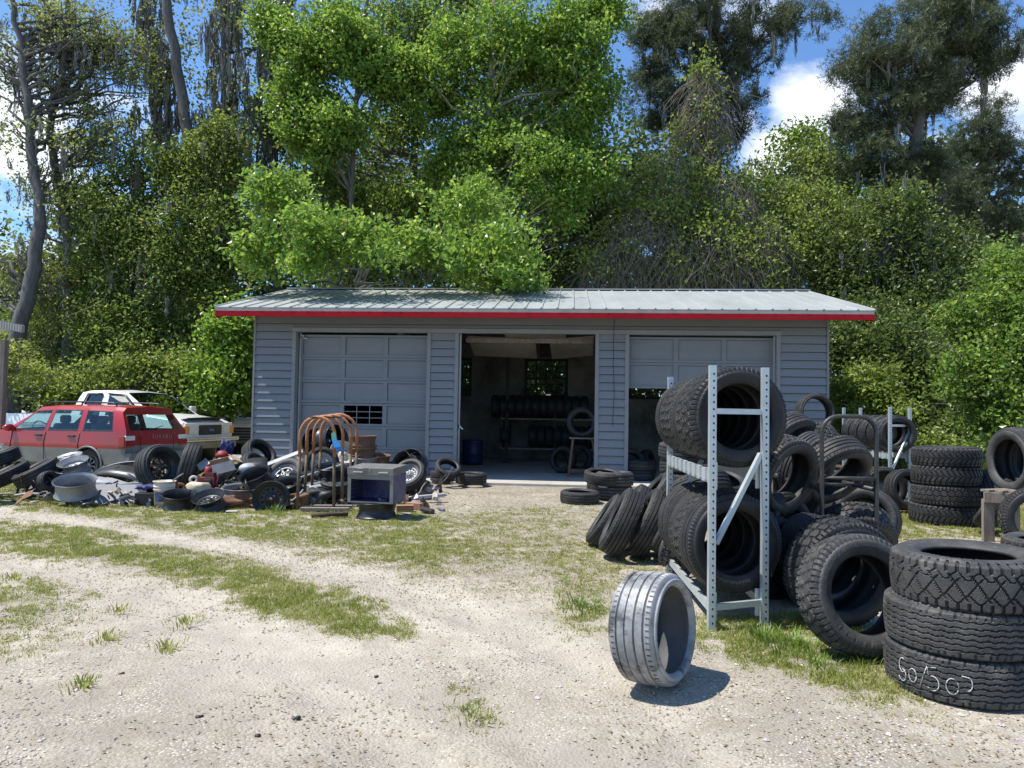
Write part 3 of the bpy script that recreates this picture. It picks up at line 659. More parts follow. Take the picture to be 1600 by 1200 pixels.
# ---- right: bench, tall stack, leaning tires
bench = empty('workbench', G(1548, 846), 'weathered grey wooden stand carrying a tire at right edge', 'stand')
b0 = G(1544, 846); b1 = G(1580, 836); bl = bench.location
def W2(o, p): return Vector(p) - o.location
bz = .63
pA = Vector((b0.x, b0.y, 0)); pB = pA + Vector((.30, -.10, 0)) ; 
pB = Vector((AT(1579, 800, b0.y - .12).x, b0.y - .12, 0))
off = Vector((1.25, .55, 0))
for p in (pA, pB, pA + off, pB + off):
    MB().box(W2(bench, p + Vector((0, 0, bz / 2 - .05))), (.14, .05, bz - .09)).build('leg', M['wood'], bench, bevel=.004)
b = MB(); b.bar(W2(bench, pA + Vector((-.07, -.03, bz - .07))), W2(bench, pB + Vector((.08, -.03, bz - .07))), .045, .13); b.build('top_rail', M['wood'], bench, bevel=.004)
b = MB(); dvv = (pB - pA).normalized()
for k in range(3): q = pA + dvv * (.02 + k * .14); b.bar(W2(bench, q + Vector((-.06, 0, bz + .012))), W2(bench, q + off + Vector((.1, 0, bz + .012))), .12, .03)
b.build('tabletop', M['wood'], bench, bevel=.004)
ty(1590, 720, .435, .30, -88, 0, 'rib3', 'rubber_grey', 'large grey tire standing on the wooden stand at right edge', base=bz + .03, d=b0.y + .15)
ty(1624, 719, .43, .28, -88, 0, 'rib3', 'rubber_grey', 'second tire behind the large grey one on the wooden stand', d=b0.y + .16)
ty(1558, 788, .38, .23, 52, -32, 'wavy', 'rubber', 'ribbed tire leaning under the wooden stand, between its legs', d=9.75)
ty(1546, 774, .38, .23, 62, 14, 'rib3', 'rubber_dark', 'dark tire leaning behind the wooden stand, next to the tall stack', d=10.7)
ty(1620, 812, .38, .24, -20, 4, 'at', 'rubber_dark', 'black tire standing under the right end of the wooden stand')
ty(1508, 757, .44, .24, 60, 20, 'rib3', 'rubber_dark', 'tire tipped against the back of the tall four tire stack', d=12.0)
stack(1476, 823, .465, (.29, .29, .29, .27), ('mt', 'at', 'mt', 'mt'), 'rubber',
      ('lowest of the four chunky tires stacked right of the far rack', 'second from the bottom of the four tire stack, finer zigzag tread', 'third from the bottom of the four tire stack, deep chevron tread', 'topmost of the four tire stack, deep chevron tread'), group='tall stack of four chunky tires', jit=.03)

# ---- racks
def rack(pts4, H, levels, label, beamd=True):
    # pts4: front left, front right, back left, back right ground points
    fl, fr, bl_, br = [Vector((p.x, p.y, 0)) for p in pts4]
    r = empty('storage_rack', fl, label, 'rack')
    def L_(p): return p - fl
    pw_, pd = .046, .045
    for p in (fl, fr, bl_, br):
        c = L_(p); b = MB(); t_ = .004
        # open C section: face towards the aisle, two flanges
        b.box((c.x, c.y - pd / 2, H / 2), (pw_, t_, H)); b.box((c.x - pw_ / 2, c.y, H / 2), (t_, pd, H)); b.box((c.x + pw_ / 2, c.y, H / 2), (t_, pd, H)); b.box((c.x, c.y, .005), (pw_ * 1.3, pd * 1.5, .01))
        po = b.build('post', M['galv'], r)
        hb = MB(); z = .06
        while z < H - .03:
            hb.box((c.x + .004, c.y - pd / 2 - .0022, z), (.012, .002, .014)); z += .0508
        hb.build('slot_holes', M['hole'], po)
    for (a, c_) in ((fl, fr), (bl_, br)):
        A_, C_ = L_(a), L_(c_)
        MB().bar(A_ + Vector((.024, 0, H - .33)), C_ + Vector((-.024, 0, H - .33)), .025, .04).build('cross_bar', M['galv'], r); MB().bar(A_ + Vector((.024, 0, .17)), C_ + Vector((-.024, 0, .17)), .03, .045).build('cross_bar', M['galv'], r)
        b = MB(); b.bar(A_ + Vector((.03, .0, .62)), C_ + Vector((-.03, 0, 1.26)), .03, .035); b.build('diagonal_brace', M['galv'], r)
    for z in levels:
        for (a, c_) in ((fl, bl_), (fr, br)):
            b = MB(); A_, C_ = L_(a) + Vector((0, .03, z)), L_(c_) + Vector((0, -.03, z))
            b.bar(A_, C_, .03, .10 if z > .5 else .06); bm = b.build('beam', M['galv'], r)
            b = MB(); sgn = -1 if a is fl else 1; n = 9
            for k in range(n):
                f_ = (k + .5) / n; p = A_.lerp(C_, f_); b.box((p.x + sgn * .022, p.y, p.z + .012), (.022, (C_ - A_).length / n * .48, .085))
            if z > .5: b.build('deck_channel', M['galv'], bm)
            b = MB(); b.box((A_.x - sgn * .03, A_.y + .02, A_.z), (.045, .004, .2)); b.build('beam_bracket', M['galv'], bm)
    return r, L_
fl = G(1111, 986); fr = G(1194, 978)
ddir = Vector((.035, 1, 0)).normalized()
bl2 = Vector((AT(1047, 650, 6.95).x, 6.95, 0)); br2 = bl2 + Vector((fr.x - fl.x, .03, 0))
rack((fl, fr, bl2, br2), 1.90, (1.10, .16), 'tall galvanised slotted rack holding two rows of tires in the foreground')
upd = (bl2 - fl).normalized(); ctr0 = (fl + Vector((fr.x, fr.y, 0))) / 2; ctr0.z = 0
ycen = [.16, .44, .72, 1.0, 1.28, 1.56]
ul = ['front tire on the upper rack level, with knobbly all terrain tread', 'second tire from the front on the upper rack level', 'third tire from the front on the upper rack level, with white marks', 'fourth tire from the front on the upper rack level', 'fifth tire from the front on the upper rack level', 'rearmost tire on the upper rack level, finely ribbed']
for i, (s, kd, rr) in enumerate(zip(ycen, ('at', 'at', 'rib3', 'at', 'at', 'rib3'), (.385, .38, .375, .375, .37, .37))):
    c = ctr0 + upd * (s + .06); tire_at(Vector((c.x + .02, c.y, 1.145 + rr)), rr, .255, axv(7 + i * 1.2, 0), kd, 'rubber' if i else 'rubber_dark', ul[i], 'tires on the upper rack level')
ll = ['front tire on the lower rack level, smooth dark sidewall', 'second tire from the front on the lower rack level', 'third tire from the front on the lower rack level', 'fourth tire from the front on the lower rack level', 'rearmost tire on the lower rack level']
for i, (s, kd, rr) in enumerate(zip((.2, .47, .74, 1.02, 1.3), ('rib3', 'at', 'wavy', 'rib', 'rib3'), (.378, .37, .36, .355, .36))):
    c = ctr0 + upd * (s + .05); tire_at(Vector((c.x + .0, c.y, .205 + rr)), rr, .25, axv(8 + i * 1.5, 2), kd, 'rubber_dark' if i in (0, 3) else 'rubber', ll[i], 'tires on the lower rack level')

# far rack
f1 = G(1391, 790); f2 = G(1422, 788); d2 = 14.8; b1_ = Vector((AT(1318, 660, d2).x, d2, 0)); b2_ = Vector((AT(1344, 660, d2).x, d2, 0))
rack((f1, f2, b1_, b2_), 1.74, (.86,), 'far galvanised rack with tires in front of the bushes')
for i, s in enumerate((.15, .45, .8, 1.15, 1.5)):
    c = (Vector((f1.x, f1.y, 0)) + Vector((f2.x, f2.y, 0))) / 2; c2 = (b1_ + b2_) / 2; dd = (c2 - c).normalized(); c = c + dd * s
    tire_at(Vector((c.x, c.y, .92 + .34)), .34, .24, axv(-5, 0), 'low', 'rubber_dark', ['front', 'second', 'third', 'fourth', 'rearmost'][i] + ' tire on the far rack beside the bushes', 'tires on the far rack')
ty(1414, 765, .34, .22, 10, 10, 'rib3', 'rubber_dark', 'tire leaning at the foot of the far rack, left of the tall stack', d=11.9)
ty(1380, 762, .36, .23, -12, 3, 'rib', 'rubber_dark', 'tire standing under the far rack behind the cart leg')
ty(1352, 758, .34, .22, 70, 4, 'rib', 'rubber', 'tire standing edge on behind the cart, below the far rack')
stack(1318, 806, .36, (.24, .24, .23), ('mt', 'at', 'at'), 'rubber', ('lowest tire of the stack seen through the cart frame', 'middle tire of the stack seen through the cart frame', 'top tire of the stack seen through the cart frame'), jit=.03)

# ---- cart with pipe hoop
cart = empty('hand_cart', G(1325, 842), 'dark pipe framed tire cart with a rounded hoop handle', 'cart')
dc = 6.45; cz = .90
cl = Vector((AT(1283, 700, dc).x, dc, 0)); cr_ = Vector((AT(1368, 700, dc).x, dc, 0)); cb_l = Vector((AT(1208, 744, 7.85).x, 7.9, 0)); cb_r = cb_l + (cr_ - cl)
b = MB(); top = 1.55; rad = .15; pts = [cl + Vector((0, 0, .02))]
for z in (.6, 1.2): pts.append(cl + Vector((0, 0, z)))
ex = (cr_ - cl).normalized()
for a in range(180, 89, -15): pts.append(cl + ex * (rad + rad * math.cos(R_(a))) + Vector((0, 0, top - rad + rad * math.sin(R_(a)))))
for a in range(90, -1, -15): pts.append(cr_ - ex * (rad - rad * math.cos(R_(a))) + Vector((0, 0, top - rad + rad * math.sin(R_(a)))))
for z in (1.2, .6, .02): pts.append(cr_ + Vector((0, 0, z)))
b.tube([p - cart.location for p in pts], .019, 10); b.build('hoop_handle', M['cartpipe'], cart)
b = MB()
for p, q in ((cl, cb_l), (cr_, cb_r)): b.tube([W2(cart, p + Vector((0, 0, cz))), W2(cart, q + Vector((0, 0, cz)))], .02, 10)
b.tube([W2(cart, cl + Vector((0, 0, 1.0))), W2(cart, cr_ + Vector((0, 0, 1.0)))], .018, 8); b.tube([W2(cart, cb_l + Vector((0, 0, cz))), W2(cart, cb_r + Vector((0, 0, cz)))], .02, 8)
for f in (.33, .66): b.tube([W2(cart, cl.lerp(cb_l, f) + Vector((0, 0, cz))), W2(cart, cr_.lerp(cb_r, f) + Vector((0, 0, cz)))], .016, 8)
b.build('deck_frame', M['cartpipe'], cart)
for p in (cb_l, cb_r): MB().tube([W2(cart, p), W2(cart, p + Vector((0, 0, cz)))], .019, 8).build('leg', M['cartpipe'], cart)
ty(1301, 735, .37, .235, 22, -38, 'rib', 'rubber', 'big ribbed tire tipped forward on the cart inside the hoop', d=6.95)
ty(1262, 728, .36, .23, 35, -20, 'rib', 'rubber', 'tire leaning behind the big tipped one on the cart', d=7.55)
ty(1236, 738, .34, .23, 48, -12, 'rib3', 'rubber_dark', 'rear tire on the cart next to the rack', d=8.1)
ty(1262, 700, .38, .24, 10, -50, 'at', 'rubber', 'tire lying tilted on the pile behind the cart', d=8.7)
stack(1262, 800, .36, (.24, .24, .24, .24, .22), ('at', 'rib3', 'at', 'rib', 'at'), 'rubber_dark', ['lowest tire of the tall pile behind the cart', 'second tire from the bottom of the tall pile behind the cart', 'third tire from the bottom of the tall pile behind the cart', 'fourth tire from the bottom of the tall pile behind the cart', 'flat top tire of the tall pile behind the cart'], jit=.04)
ty(1273, 645, .29, .19, 8, 4, 'thin', 'rubber', 'thin low profile tire standing on top of the pile against the grey wall', d=10.9)
stack(1278, 775, .33, (.23, .22, .22, .22, .22, .22), ('rib3',) * 6, 'rubber_dark', ['lowest tire under the thin tire by the wall', 'second tire up under the thin tire by the wall', 'third tire up under the thin tire by the wall', 'fourth tire up under the thin tire by the wall', 'fifth tire up under the thin tire by the wall', 'tire carrying the thin tire by the wall'], jit=.03)

# ---- left of the rack: three leaning slick tires
ty(972, 816, .375, .225, 84, -26, 'rib', 'rubber', 'leftmost of the ribbed tires leaning in a row beside the rack', group='ribbed tires leaning beside the rack')
ty(988, 806, .375, .225, 82, -30, 'rib', 'rubber_dark', 'second leaning ribbed tire from the left beside the rack', d=8.2, group='ribbed tires leaning beside the rack')
ty(1013, 817, .375, .225, 84, -27, 'rib', 'rubber', 'rightmost of the ribbed tires leaning in a row beside the rack', group='ribbed tires leaning beside the rack')
ty(950, 815, .34, .21, 84, -34, 'rib', 'rubber', 'low ribbed tire at the left foot of the leaning row', d=8.45, group='ribbed tires leaning beside the rack')
ty(1024, 780, .36, .22, 86, -38, 'rib', 'rubber', 'ribbed tire leaning on top behind the leaning row', d=8.7)
stack(1070, 828, .375, (.24, .24, .25, .22, .21), ('rib3', 'at', 'rib', 'rib3', 'rib3'), 'rubber', ['lowest tire of the pile behind the left rack post', 'second tire of the pile behind the left rack post', 'wide ribbed tire lying flat behind the left rack post', 'fourth tire of the pile behind the left rack post', 'top tire of the pile behind the left rack post'], jit=.035, tilt=5)
stack(1150, 815, .37, (.24, .24, .24, .23), ('rib3', 'at', 'rib', 'rib3'), 'rubber', ['lowest tire of the pile seen through the rack', 'second tire of the pile seen through the rack', 'third tire of the pile seen through the rack', 'top tire of the pile seen through the rack'], jit=.035, tilt=4)
ty(1068, 838, .34, .22, 62, -22, 'at', 'rubber_grey', 'sunlit blocky tire leaning on the left side of the rack', d=7.0)
ty(1058, 825, .34, .23, 66, -30, 'wavy', 'rubber', 'wavy treaded tire leaning behind the blocky one left of the rack', d=7.5)
ty(1043, 842, .26, .19, 20, 80, 'rib3', 'rubber', 'small tire lying flat between the leaning row and the rack', d=7.9)
# ---- at the pillars
stack(958, 783, .345, (.245, .245), ('rib3', 'rib3'), 'rubber_grey', ('lower tire of the pair stacked by the right pillar', 'upper tire of the pair stacked by the right pillar'))
ty(942, 745, .34, .2, 10, 82, 'rib', 'rubber', 'flat tire lying behind the pair at the right pillar', base=.26, d=13.0)
stack(944, 772, .33, (.2, .2), ('rib', 'rib3'), 'rubber_dark', ('bottom tire of the low pile touching the right pillar', 'upper tire of the low pile touching the right pillar'))
ty(906, 776, .34, .2, 0, 88, 'rib3', 'rubber', 'single tire lying flat on gravel before the middle bay')
ty(736, 747, .325, .21, 0, 89, 'rib3', 'rubber', 'tire lying flat on the slab at the left jamb of the open bay', base=SL)
stack(690, 757, .265, (.13, .13), ('rib', 'rib'), 'rubber', ('bottom tire of the small pile at the left pillar', 'second tire of the small pile at the left pillar'), base=SL * 0)
ty(700, 731, .265, .14, 25, 52, 'rib', 'rubber_dark', 'small tire tipped on top of the pile at the left pillar', d=14.6)
# ---- inside the garage
ins = 'rubber_dark'
ORD = ['first', 'second', 'third', 'fourth', 'fifth', 'sixth', 'seventh', 'eighth', 'ninth', 'tenth', 'eleventh', 'twelfth']
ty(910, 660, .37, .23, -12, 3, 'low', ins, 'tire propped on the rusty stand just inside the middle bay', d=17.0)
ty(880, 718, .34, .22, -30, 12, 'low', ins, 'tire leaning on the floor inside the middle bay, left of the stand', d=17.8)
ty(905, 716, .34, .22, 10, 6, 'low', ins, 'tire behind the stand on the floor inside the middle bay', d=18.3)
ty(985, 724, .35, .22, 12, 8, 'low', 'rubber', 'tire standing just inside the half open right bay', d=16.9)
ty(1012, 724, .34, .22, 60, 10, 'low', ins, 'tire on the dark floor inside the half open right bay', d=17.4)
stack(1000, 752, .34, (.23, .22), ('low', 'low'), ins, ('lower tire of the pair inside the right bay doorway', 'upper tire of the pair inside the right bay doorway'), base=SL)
sh = empty('shelving_unit', BP(.35, 4.9, 0), 'dark wooden shelf along the back of the open middle bay', 'shelf', rz=-TH)
for x in (-1.0, .55, 1.75): MB().box((x, -.25, .85), (.06, .05, 1.7)).build('post', M['darkwood'], sh)
for z in (.42, 1.28): MB().box((.4, 0, z), (2.9, .6, .05)).build('shelf_board', M['wood'], sh)
for k in range(8):
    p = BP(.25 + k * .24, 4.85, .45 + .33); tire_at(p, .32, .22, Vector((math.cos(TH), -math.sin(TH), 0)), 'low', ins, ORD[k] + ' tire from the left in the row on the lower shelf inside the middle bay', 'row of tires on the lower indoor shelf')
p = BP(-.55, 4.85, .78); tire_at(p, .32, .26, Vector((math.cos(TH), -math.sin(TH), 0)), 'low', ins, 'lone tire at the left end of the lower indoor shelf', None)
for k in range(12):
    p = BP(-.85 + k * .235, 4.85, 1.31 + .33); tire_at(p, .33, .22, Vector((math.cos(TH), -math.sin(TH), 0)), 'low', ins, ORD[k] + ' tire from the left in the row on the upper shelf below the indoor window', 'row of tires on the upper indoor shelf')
bt = empty('plastic_tub', BP(-1.35, 3.6, 0), 'dark blue plastic drum standing inside the open middle bay', 'drum')
MB().lathe([(0, .01), (.27, .01), (.285, .1), (.285, .3), (.295, .32), (.285, .34), (.285, .62), (.30, .66), (.29, .68), (.27, .68), (.265, .1), (0, .1)], 28).build('shell', mat('blue_plastic', (.012, .02, .075), .5), bt)
wf = empty('sawhorse', BP(1.62, .55, 0), 'rusty angle iron stand just inside the open bay at the right jamb', 'stand', rz=-TH)
for k, (a, c) in enumerate((((-.32, 0, 0), (-.22, 0, .88)), ((.42, -.06, 0), (.22, 0, .88)), ((-.30, .5, 0), (-.22, .45, .88)), ((.4, .5, 0), (.22, .45, .88)))): MB().bar(a, c, .05, .03).build('leg', M['rust'], wf)
MB().box((0, .2, .895), (.62, .6, .03)).build('top_board', M['wood'], wf)
MB().bar((-.3, .0, .14), (.38, .0, .14), .03, .08).build('stretcher', M['rust'], wf)

# ---- the jumble right of the rack
ty(1222, 742, .37, .24, 30, -16, 'at', 'rubber', 'tire wedged upright between rack and cart, upper one', d=6.6)
ty(1226, 832, .37, .24, 38, 14, 'rib3', 'rubber_dark', 'tire wedged between rack and cart, lower one', d=6.7)
ty(1246, 786, .37, .24, 52, -30, 'rib', 'rubber', 'tire lying against the cart leg over the shaded pile', d=7.2)
ty(1330, 840, .38, .25, -8, -40, 'at', 'rubber', 'tire lying aslant under the cart deck', d=6.7)
ty(1296, 832, .36, .24, 28, -55, 'wavy', 'rubber_dark', 'dark tire lying nearly flat under the cart deck', d=7.2)
ty(1352, 812, .36, .24, -30, 20, 'rib3', 'rubber_dark', 'tire standing behind the right leg of the cart', d=8.0)
ty(1232, 690, .37, .24, 28, -30, 'rib', 'rubber', 'tire tipped on the pile right beside the upper rack tires', d=8.6)
ty(1090, 770, .36, .24, 30, -60, 'rib', 'rubber', 'ribbed tire lying on the pile between the two rack levels', d=7.6)
ty(1120, 760, .36, .24, 20, 70, 'rib3', 'rubber_dark', 'dark flat tire between the rack levels', d=7.9)
ty(1205, 872, .36, .24, 40, 6, 'rib', 'rubber_dark', 'tire standing just right of the lower rack row', d=6.25)

stack(1240, 860, .35, (.23, .23, .23, .22), ('rib3', 'rib', 'rib3', 'rib'), 'rubber_dark', ['lowest tire of the hidden pile between rack and cart', 'second tire of the hidden pile between rack and cart', 'third tire of the hidden pile between rack and cart', 'top tire of the hidden pile between rack and cart'], jit=.03)
# ---------------------------------------------------------------- rims and wheels
def rim_mb(R, W, holes=10, hr=.16, dz=.3, hub=True, hk='round', cv=1.0):
    b = MB(); h = W / 2
    b.lathe([(R + .014, h), (R + .016, h - .006), (R + .004, h - .016), (R - .006, h - .03), (R - .03 * cv, h - .055), (R - .05 * cv, h - .075), (R - .052 * cv, 0), (R - .05 * cv, -h + .06), (R - .02 * cv, -h + .04), (R - .004, -h + .02), (R + .004, -h + .012), (R + .014, -h)], 64)
    Rd = R - .05 * cv; nr, na = 14, 120; z0 = h * dz
    def zz(f): return z0 + .022 * math.cos(f * math.pi * 1.6) - .02 * f
    vs = [(Rd * (i + 1.6) / (nr + 1.6) * math.cos(2 * math.pi * k / na), Rd * (i + 1.6) / (nr + 1.6) * math.sin(2 * math.pi * k / na), zz(i / nr)) for i in range(nr + 1) for k in range(na)]
    fs = []
    for i in range(nr):
        for k in range(na):
            rr = (i + 2.1) / (nr + 1.6); a = 2 * math.pi * (k + .5) / na; cut = False
            if holes:
                s = round(a / (2 * math.pi / holes)) * (2 * math.pi / holes)
                dx = rr * math.cos(a) - .74 * math.cos(s); dy = rr * math.sin(a) - .74 * math.sin(s)
                if hk == 'round': cut = dx * dx + dy * dy < (hr * .55) ** 2
                else: cut = .36 < rr < .88 and abs(a - s) < (math.pi / holes) * .62
            for q in range(5):
                s = q * 2 * math.pi / 5; dx = rr * math.cos(a) - .34 * math.cos(s); dy = rr * math.sin(a) - .34 * math.sin(s)
                if dx * dx + dy * dy < .0022: cut = True
            if not cut: fs.append((i * na + k, i * na + (k + 1) % na, (i + 1) * na + (k + 1) % na, (i + 1) * na + k))
    b.add(vs, fs, True); return b
RIMC = {}
def rim_mesh(key, mk):
    if (key, mk) not in RIMC:
        R, W, h, hr, dz, hk = {'steel': (.205, .18, 12, .15, .35, 'round'), 'steel8': (.205, .19, 8, .2, .2, 'round'), 'spoke': (.205, .18, 7, .2, .7, 'spoke'), 'deep': (.29, .24, 10, .16, -.6, 'round'), 'bare': (.21, .2, 0, 0, -.55, 'round')}[key]
        o = rim_mb(R, W, h, hr, dz, hk=hk, cv=.35 if key in ('deep', 'bare') else 1.0).build('rim', M[mk]); md = o.modifiers.new('s', 'SOLIDIFY'); md.thickness = .005; md.offset = 0
        me = bpy.data.meshes.new_from_object(o.evaluated_get(bpy.context.evaluated_depsgraph_get())); me.name = 'rim'; bpy.data.objects.remove(o)
        RIMC[(key, mk)] = (me, R, W)
    return RIMC[(key, mk)]
def rim_at(c, R, ax, key, mk, label=None, group=None, parent=None, Wf=1.0, name='bare_wheel'):
    me, R0k, W0k = rim_mesh(key, mk); o = bpy.data.objects.new(name, me); COL.objects.link(o)
    o.rotation_mode = 'QUATERNION'; o.rotation_quaternion = Vector((0, 0, 1)).rotation_difference(ax) @ Quaternion((0, 0, 1), random.uniform(0, 6)); s = R / R0k; o.scale = (s, s, s * Wf)
    if parent is None: o.location = c; tag(o, label, 'wheel rim', group)
    else: o.parent = parent; o.location = c
    return o
def rm(px, py, R, yaw, tilt, key, mk, label, base=0.0, d=None, Wf=1.0, group=None):
    ax = axv(yaw, tilt); W = RIMC.get((key, mk), rim_mesh(key, mk)); Wm = W[2] * R / W[1] * Wf
    need = base + R * math.cos(R_(tilt)) + Wm / 2 * abs(math.sin(R_(tilt))); v = ray(px, py); t_ = d if d is not None else (need - CAMZ) / v.z
    c = CAM + v * t_; LOG.append((label[:30], round(t_, 2), round(c.z - need, 2), round(2 * R * FPX / t_)))
    return rim_at(c, R, ax, key, mk, label, group, Wf=Wf)
def wheel(px, py, R, W, yaw, tilt, kind, mk, rkey, rmk, label, base=0.0, d=None, group=None):
    ax = axv(yaw, tilt); need = base + R * math.cos(R_(tilt)) + W / 2 * abs(math.sin(R_(tilt))); v = ray(px, py); t_ = d if d is not None else (need - CAMZ) / v.z
    c = CAM + v * t_; LOG.append((label[:30], round(t_, 2), round(c.z - need, 2), round(2 * R * FPX / t_)))
    e_ = empty('wheel', c, label, 'wheel', group)
    tire_at(Vector((0, 0, 0)), R, W, ax, kind, mk, parent=e_, name='tire'); rim_at(Vector((0, 0, 0)), R * .61, ax, rkey, rmk, parent=e_, Wf=W / (.18 * R * .61 / .205) * .82, name='rim')
    return e_

# ---------------------------------------------------------------- vehicles
def vehicle(name, label, cat, loc, rz, hw, st, glass, ws, paint, clad, wheels, wr, bottom, rearglass=True, gm='carglass', group=None, detail=True, wheelkind='rib', rimk=('spoke', 'alloy')):
    root = empty(name, loc, label, cat, group, rz)
    LV = 8
    def lev(s, j):
        xb, xr, zb, zt, zr, w = s; W = hw * w
        roofy = (zt - zb) > .15
        Y = [0, .86, .97, 1.0, .97, (.80 if roofy else .93), (.70 if roofy else .80), 0][j] * W
        Z = [bottom, bottom, bottom + .07, bottom + (zb - bottom) * .62, zb, zt, zr - .012, zr + (.02 if roofy else .015)][j]
        X = xb if j <= 4 else (xr if j >= 5 else xb)
        return Vector((X, Y, Z))
    def P(s, f, j, g):   # bilinear in station/level
        a = lev(st[s], j).lerp(lev(st[s], j + 1), g) if g else lev(st[s], j); c = lev(st[s + 1], j).lerp(lev(st[s + 1], j + 1), g) if g else lev(st[s + 1], j)
        return a.lerp(c, f)
    body = MB(); cl = MB(); panes = []; lowz = bottom + .26
    sub = [1, 1, 6, 6, 1, 2, 4]
    for s in range(len(st) - 1):
        n = max(1, int(abs(st[s][0] - st[s + 1][0]) / .05))
        for j in range(7):
            isg = (j == 4 and s in glass) or (j == 6 and s == ws)
            k = sub[j]
            if isg:
                for sg in ((1, -1) if j == 4 else (0,)):
                    if j == 4: q = [P(s, .03, 4, .10), P(s, .97, 4, .10), P(s, .97, 4, .95), P(s, .03, 4, .95)]; q = [Vector((p.x, p.y * sg, p.z)) for p in q]
                    else: q = [P(s, .04, 6, 0), P(s, .95, 6, 0), P(s, .95, 6, 1), P(s, .04, 6, 1)]; q = [q[0], q[1], Vector((q[1].x, -q[1].y, q[1].z)), Vector((q[0].x, -q[0].y, q[0].z))]
                    panes.append(('window' if j == 4 else 'windshield', q))
                if j == 4:   # thin frame around the opening
                    for sg in (1, -1):
                        o_ = [lev(st[s], 4), lev(st[s + 1], 4), lev(st[s + 1], 5), lev(st[s], 5)]; i_ = [P(s, .03, 4, .10), P(s, .97, 4, .10), P(s, .97, 4, .95), P(s, .03, 4, .95)]
                        vs = [Vector((p.x, p.y * sg, p.z)) for p in o_ + i_]; body.add(vs, [(a, (a + 1) % 4, 4 + (a + 1) % 4, 4 + a) for a in range(4)], mi=1)
                continue
            for a in range(n):
                for g in range(k):
                    q = [P(s, a / n, j, g / k), P(s, (a + 1) / n, j, g / k), P(s, (a + 1) / n, j, (g + 1) / k), P(s, a / n, j, (g + 1) / k)]
                    c = sum(q, Vector()) / 4
                    if 1 <= j <= 3 and any((c.x - wx) ** 2 + (c.z - wr) ** 2 < (wr + .055) ** 2 for wx in wheels): continue
                    mi = 2 if (clad and c.z < lowz + .14 and j in (1, 2, 3)) else 0
                    for sg in (1, -1): body.add([Vector((p.x, p.y * sg, p.z)) for p in (q if sg > 0 else q[::-1])], [(0, 1, 2, 3)], smooth=j not in (4,), mi=mi)
    for e_, inv in ((0, 1), (len(st) - 1, -1)):       # front and rear caps
        s = st[e_]
        for j in range(1, 7):
            a, c = lev(s, j), lev(s, j + 1); mi = 2 if (clad and (a.z + c.z) / 2 < lowz + .1) else 0
            if j == 4 and inv < 0 and rearglass:
                i0 = a.lerp(c, .06); i1 = a.lerp(c, .90); q = [Vector((i0.x - .004, i0.y * .88, i0.z)), Vector((i1.x - .004, i1.y * .90, i1.z)), Vector((i1.x - .004, -i1.y * .90, i1.z)), Vector((i0.x - .004, -i0.y * .88, i0.z))]
                panes.append(('rear_window', q)); o_ = [a, c, Vector((c.x, -c.y, c.z)), Vector((a.x, -a.y, a.z))]
                body.add(o_ + q, [(b_, (b_ + 1) % 4, 4 + (b_ + 1) % 4, 4 + b_) for b_ in range(4)], mi=0)
            else:
                body.add([a, c, Vector((c.x, -c.y, c.z)), Vector((a.x, -a.y, a.z))], [(0, 1, 2, 3)], mi=mi)
    bo = body.build('body', None, root)
    for q in (paint, M['black'], clad or paint): bo.data.materials.append(q)
    import bmesh
    bm = bmesh.new(); bm.from_mesh(bo.data); bmesh.ops.remove_doubles(bm, verts=bm.verts, dist=.0008); bmesh.ops.recalc_face_normals(bm, faces=bm.faces)
    for f_ in bm.faces: f_.smooth = True
    bm.to_mesh(bo.data); bm.free(); bo.data.set_sharp_from_angle(angle=R_(38))
    for nm, q in panes:
        n_ = (q[1] - q[0]).cross(q[2] - q[0]).normalized() * .004; MB().add([p for p in q], [(0, 1, 2, 3)]).build(nm, M[gm], root)
    for wx in wheels:
        for sg in (1, -1):
            wl = bpy.data.objects.new('wheel', None); COL.objects.link(wl); wl.parent = root; wl.location = (wx, sg * (hw - .13), wr)
            tire_at(Vector((0, 0, 0)), wr, .21, Vector((0, sg, 0)), 'low', 'rubber', parent=wl, name='tire'); rim_at(Vector((0, 0, 0)), wr * .62, Vector((0, sg, 0)), rimk[0], rimk[1], parent=wl, name='rim')
            a_ = MB(); a_.tube([(wx + (wr + .05) * math.cos(R_(t_)), sg * (hw * .985 + .004), wr + (wr + .05) * math.sin(R_(t_))) for t_ in range(-20, 201, 10)], .022, 6); a_.build('arch_trim', clad or paint, root)
            w_ = MB(); w_.lathe([(wr + .07, -.0), (wr + .07, -.32), (.02, -.32)], 24, Matrix.Translation((wx, sg * (hw - .02), wr)) @ (Matrix.Rotation(R_(-90 * sg), 4, 'X'))); w_.build('wheel_well', M['black'], root)
    fl_ = MB(); L_ = st[0][0] - st[-1][0]; fl_.box(((st[0][0] + st[-1][0]) / 2, 0, bottom + .25), (L_ * .8, hw * 1.5, .06)); fl_.build('floor_pan', M['black'], root)
    return root, lev, P
def seatset(root, xs, zc, hw):
    for x in xs:
        for y in (-hw * .42, hw * .42):
            b = MB(); b.box((x, y, zc), (.5, .5, .16)); b.box((x - .26, y, zc + .32), (.13, .48, .55), rotm(0, R_(-12), 0)); b.box((x - .32, y, zc + .68), (.09, .24, .17)); b.build('seat', M['seat'], root, bevel=.04)
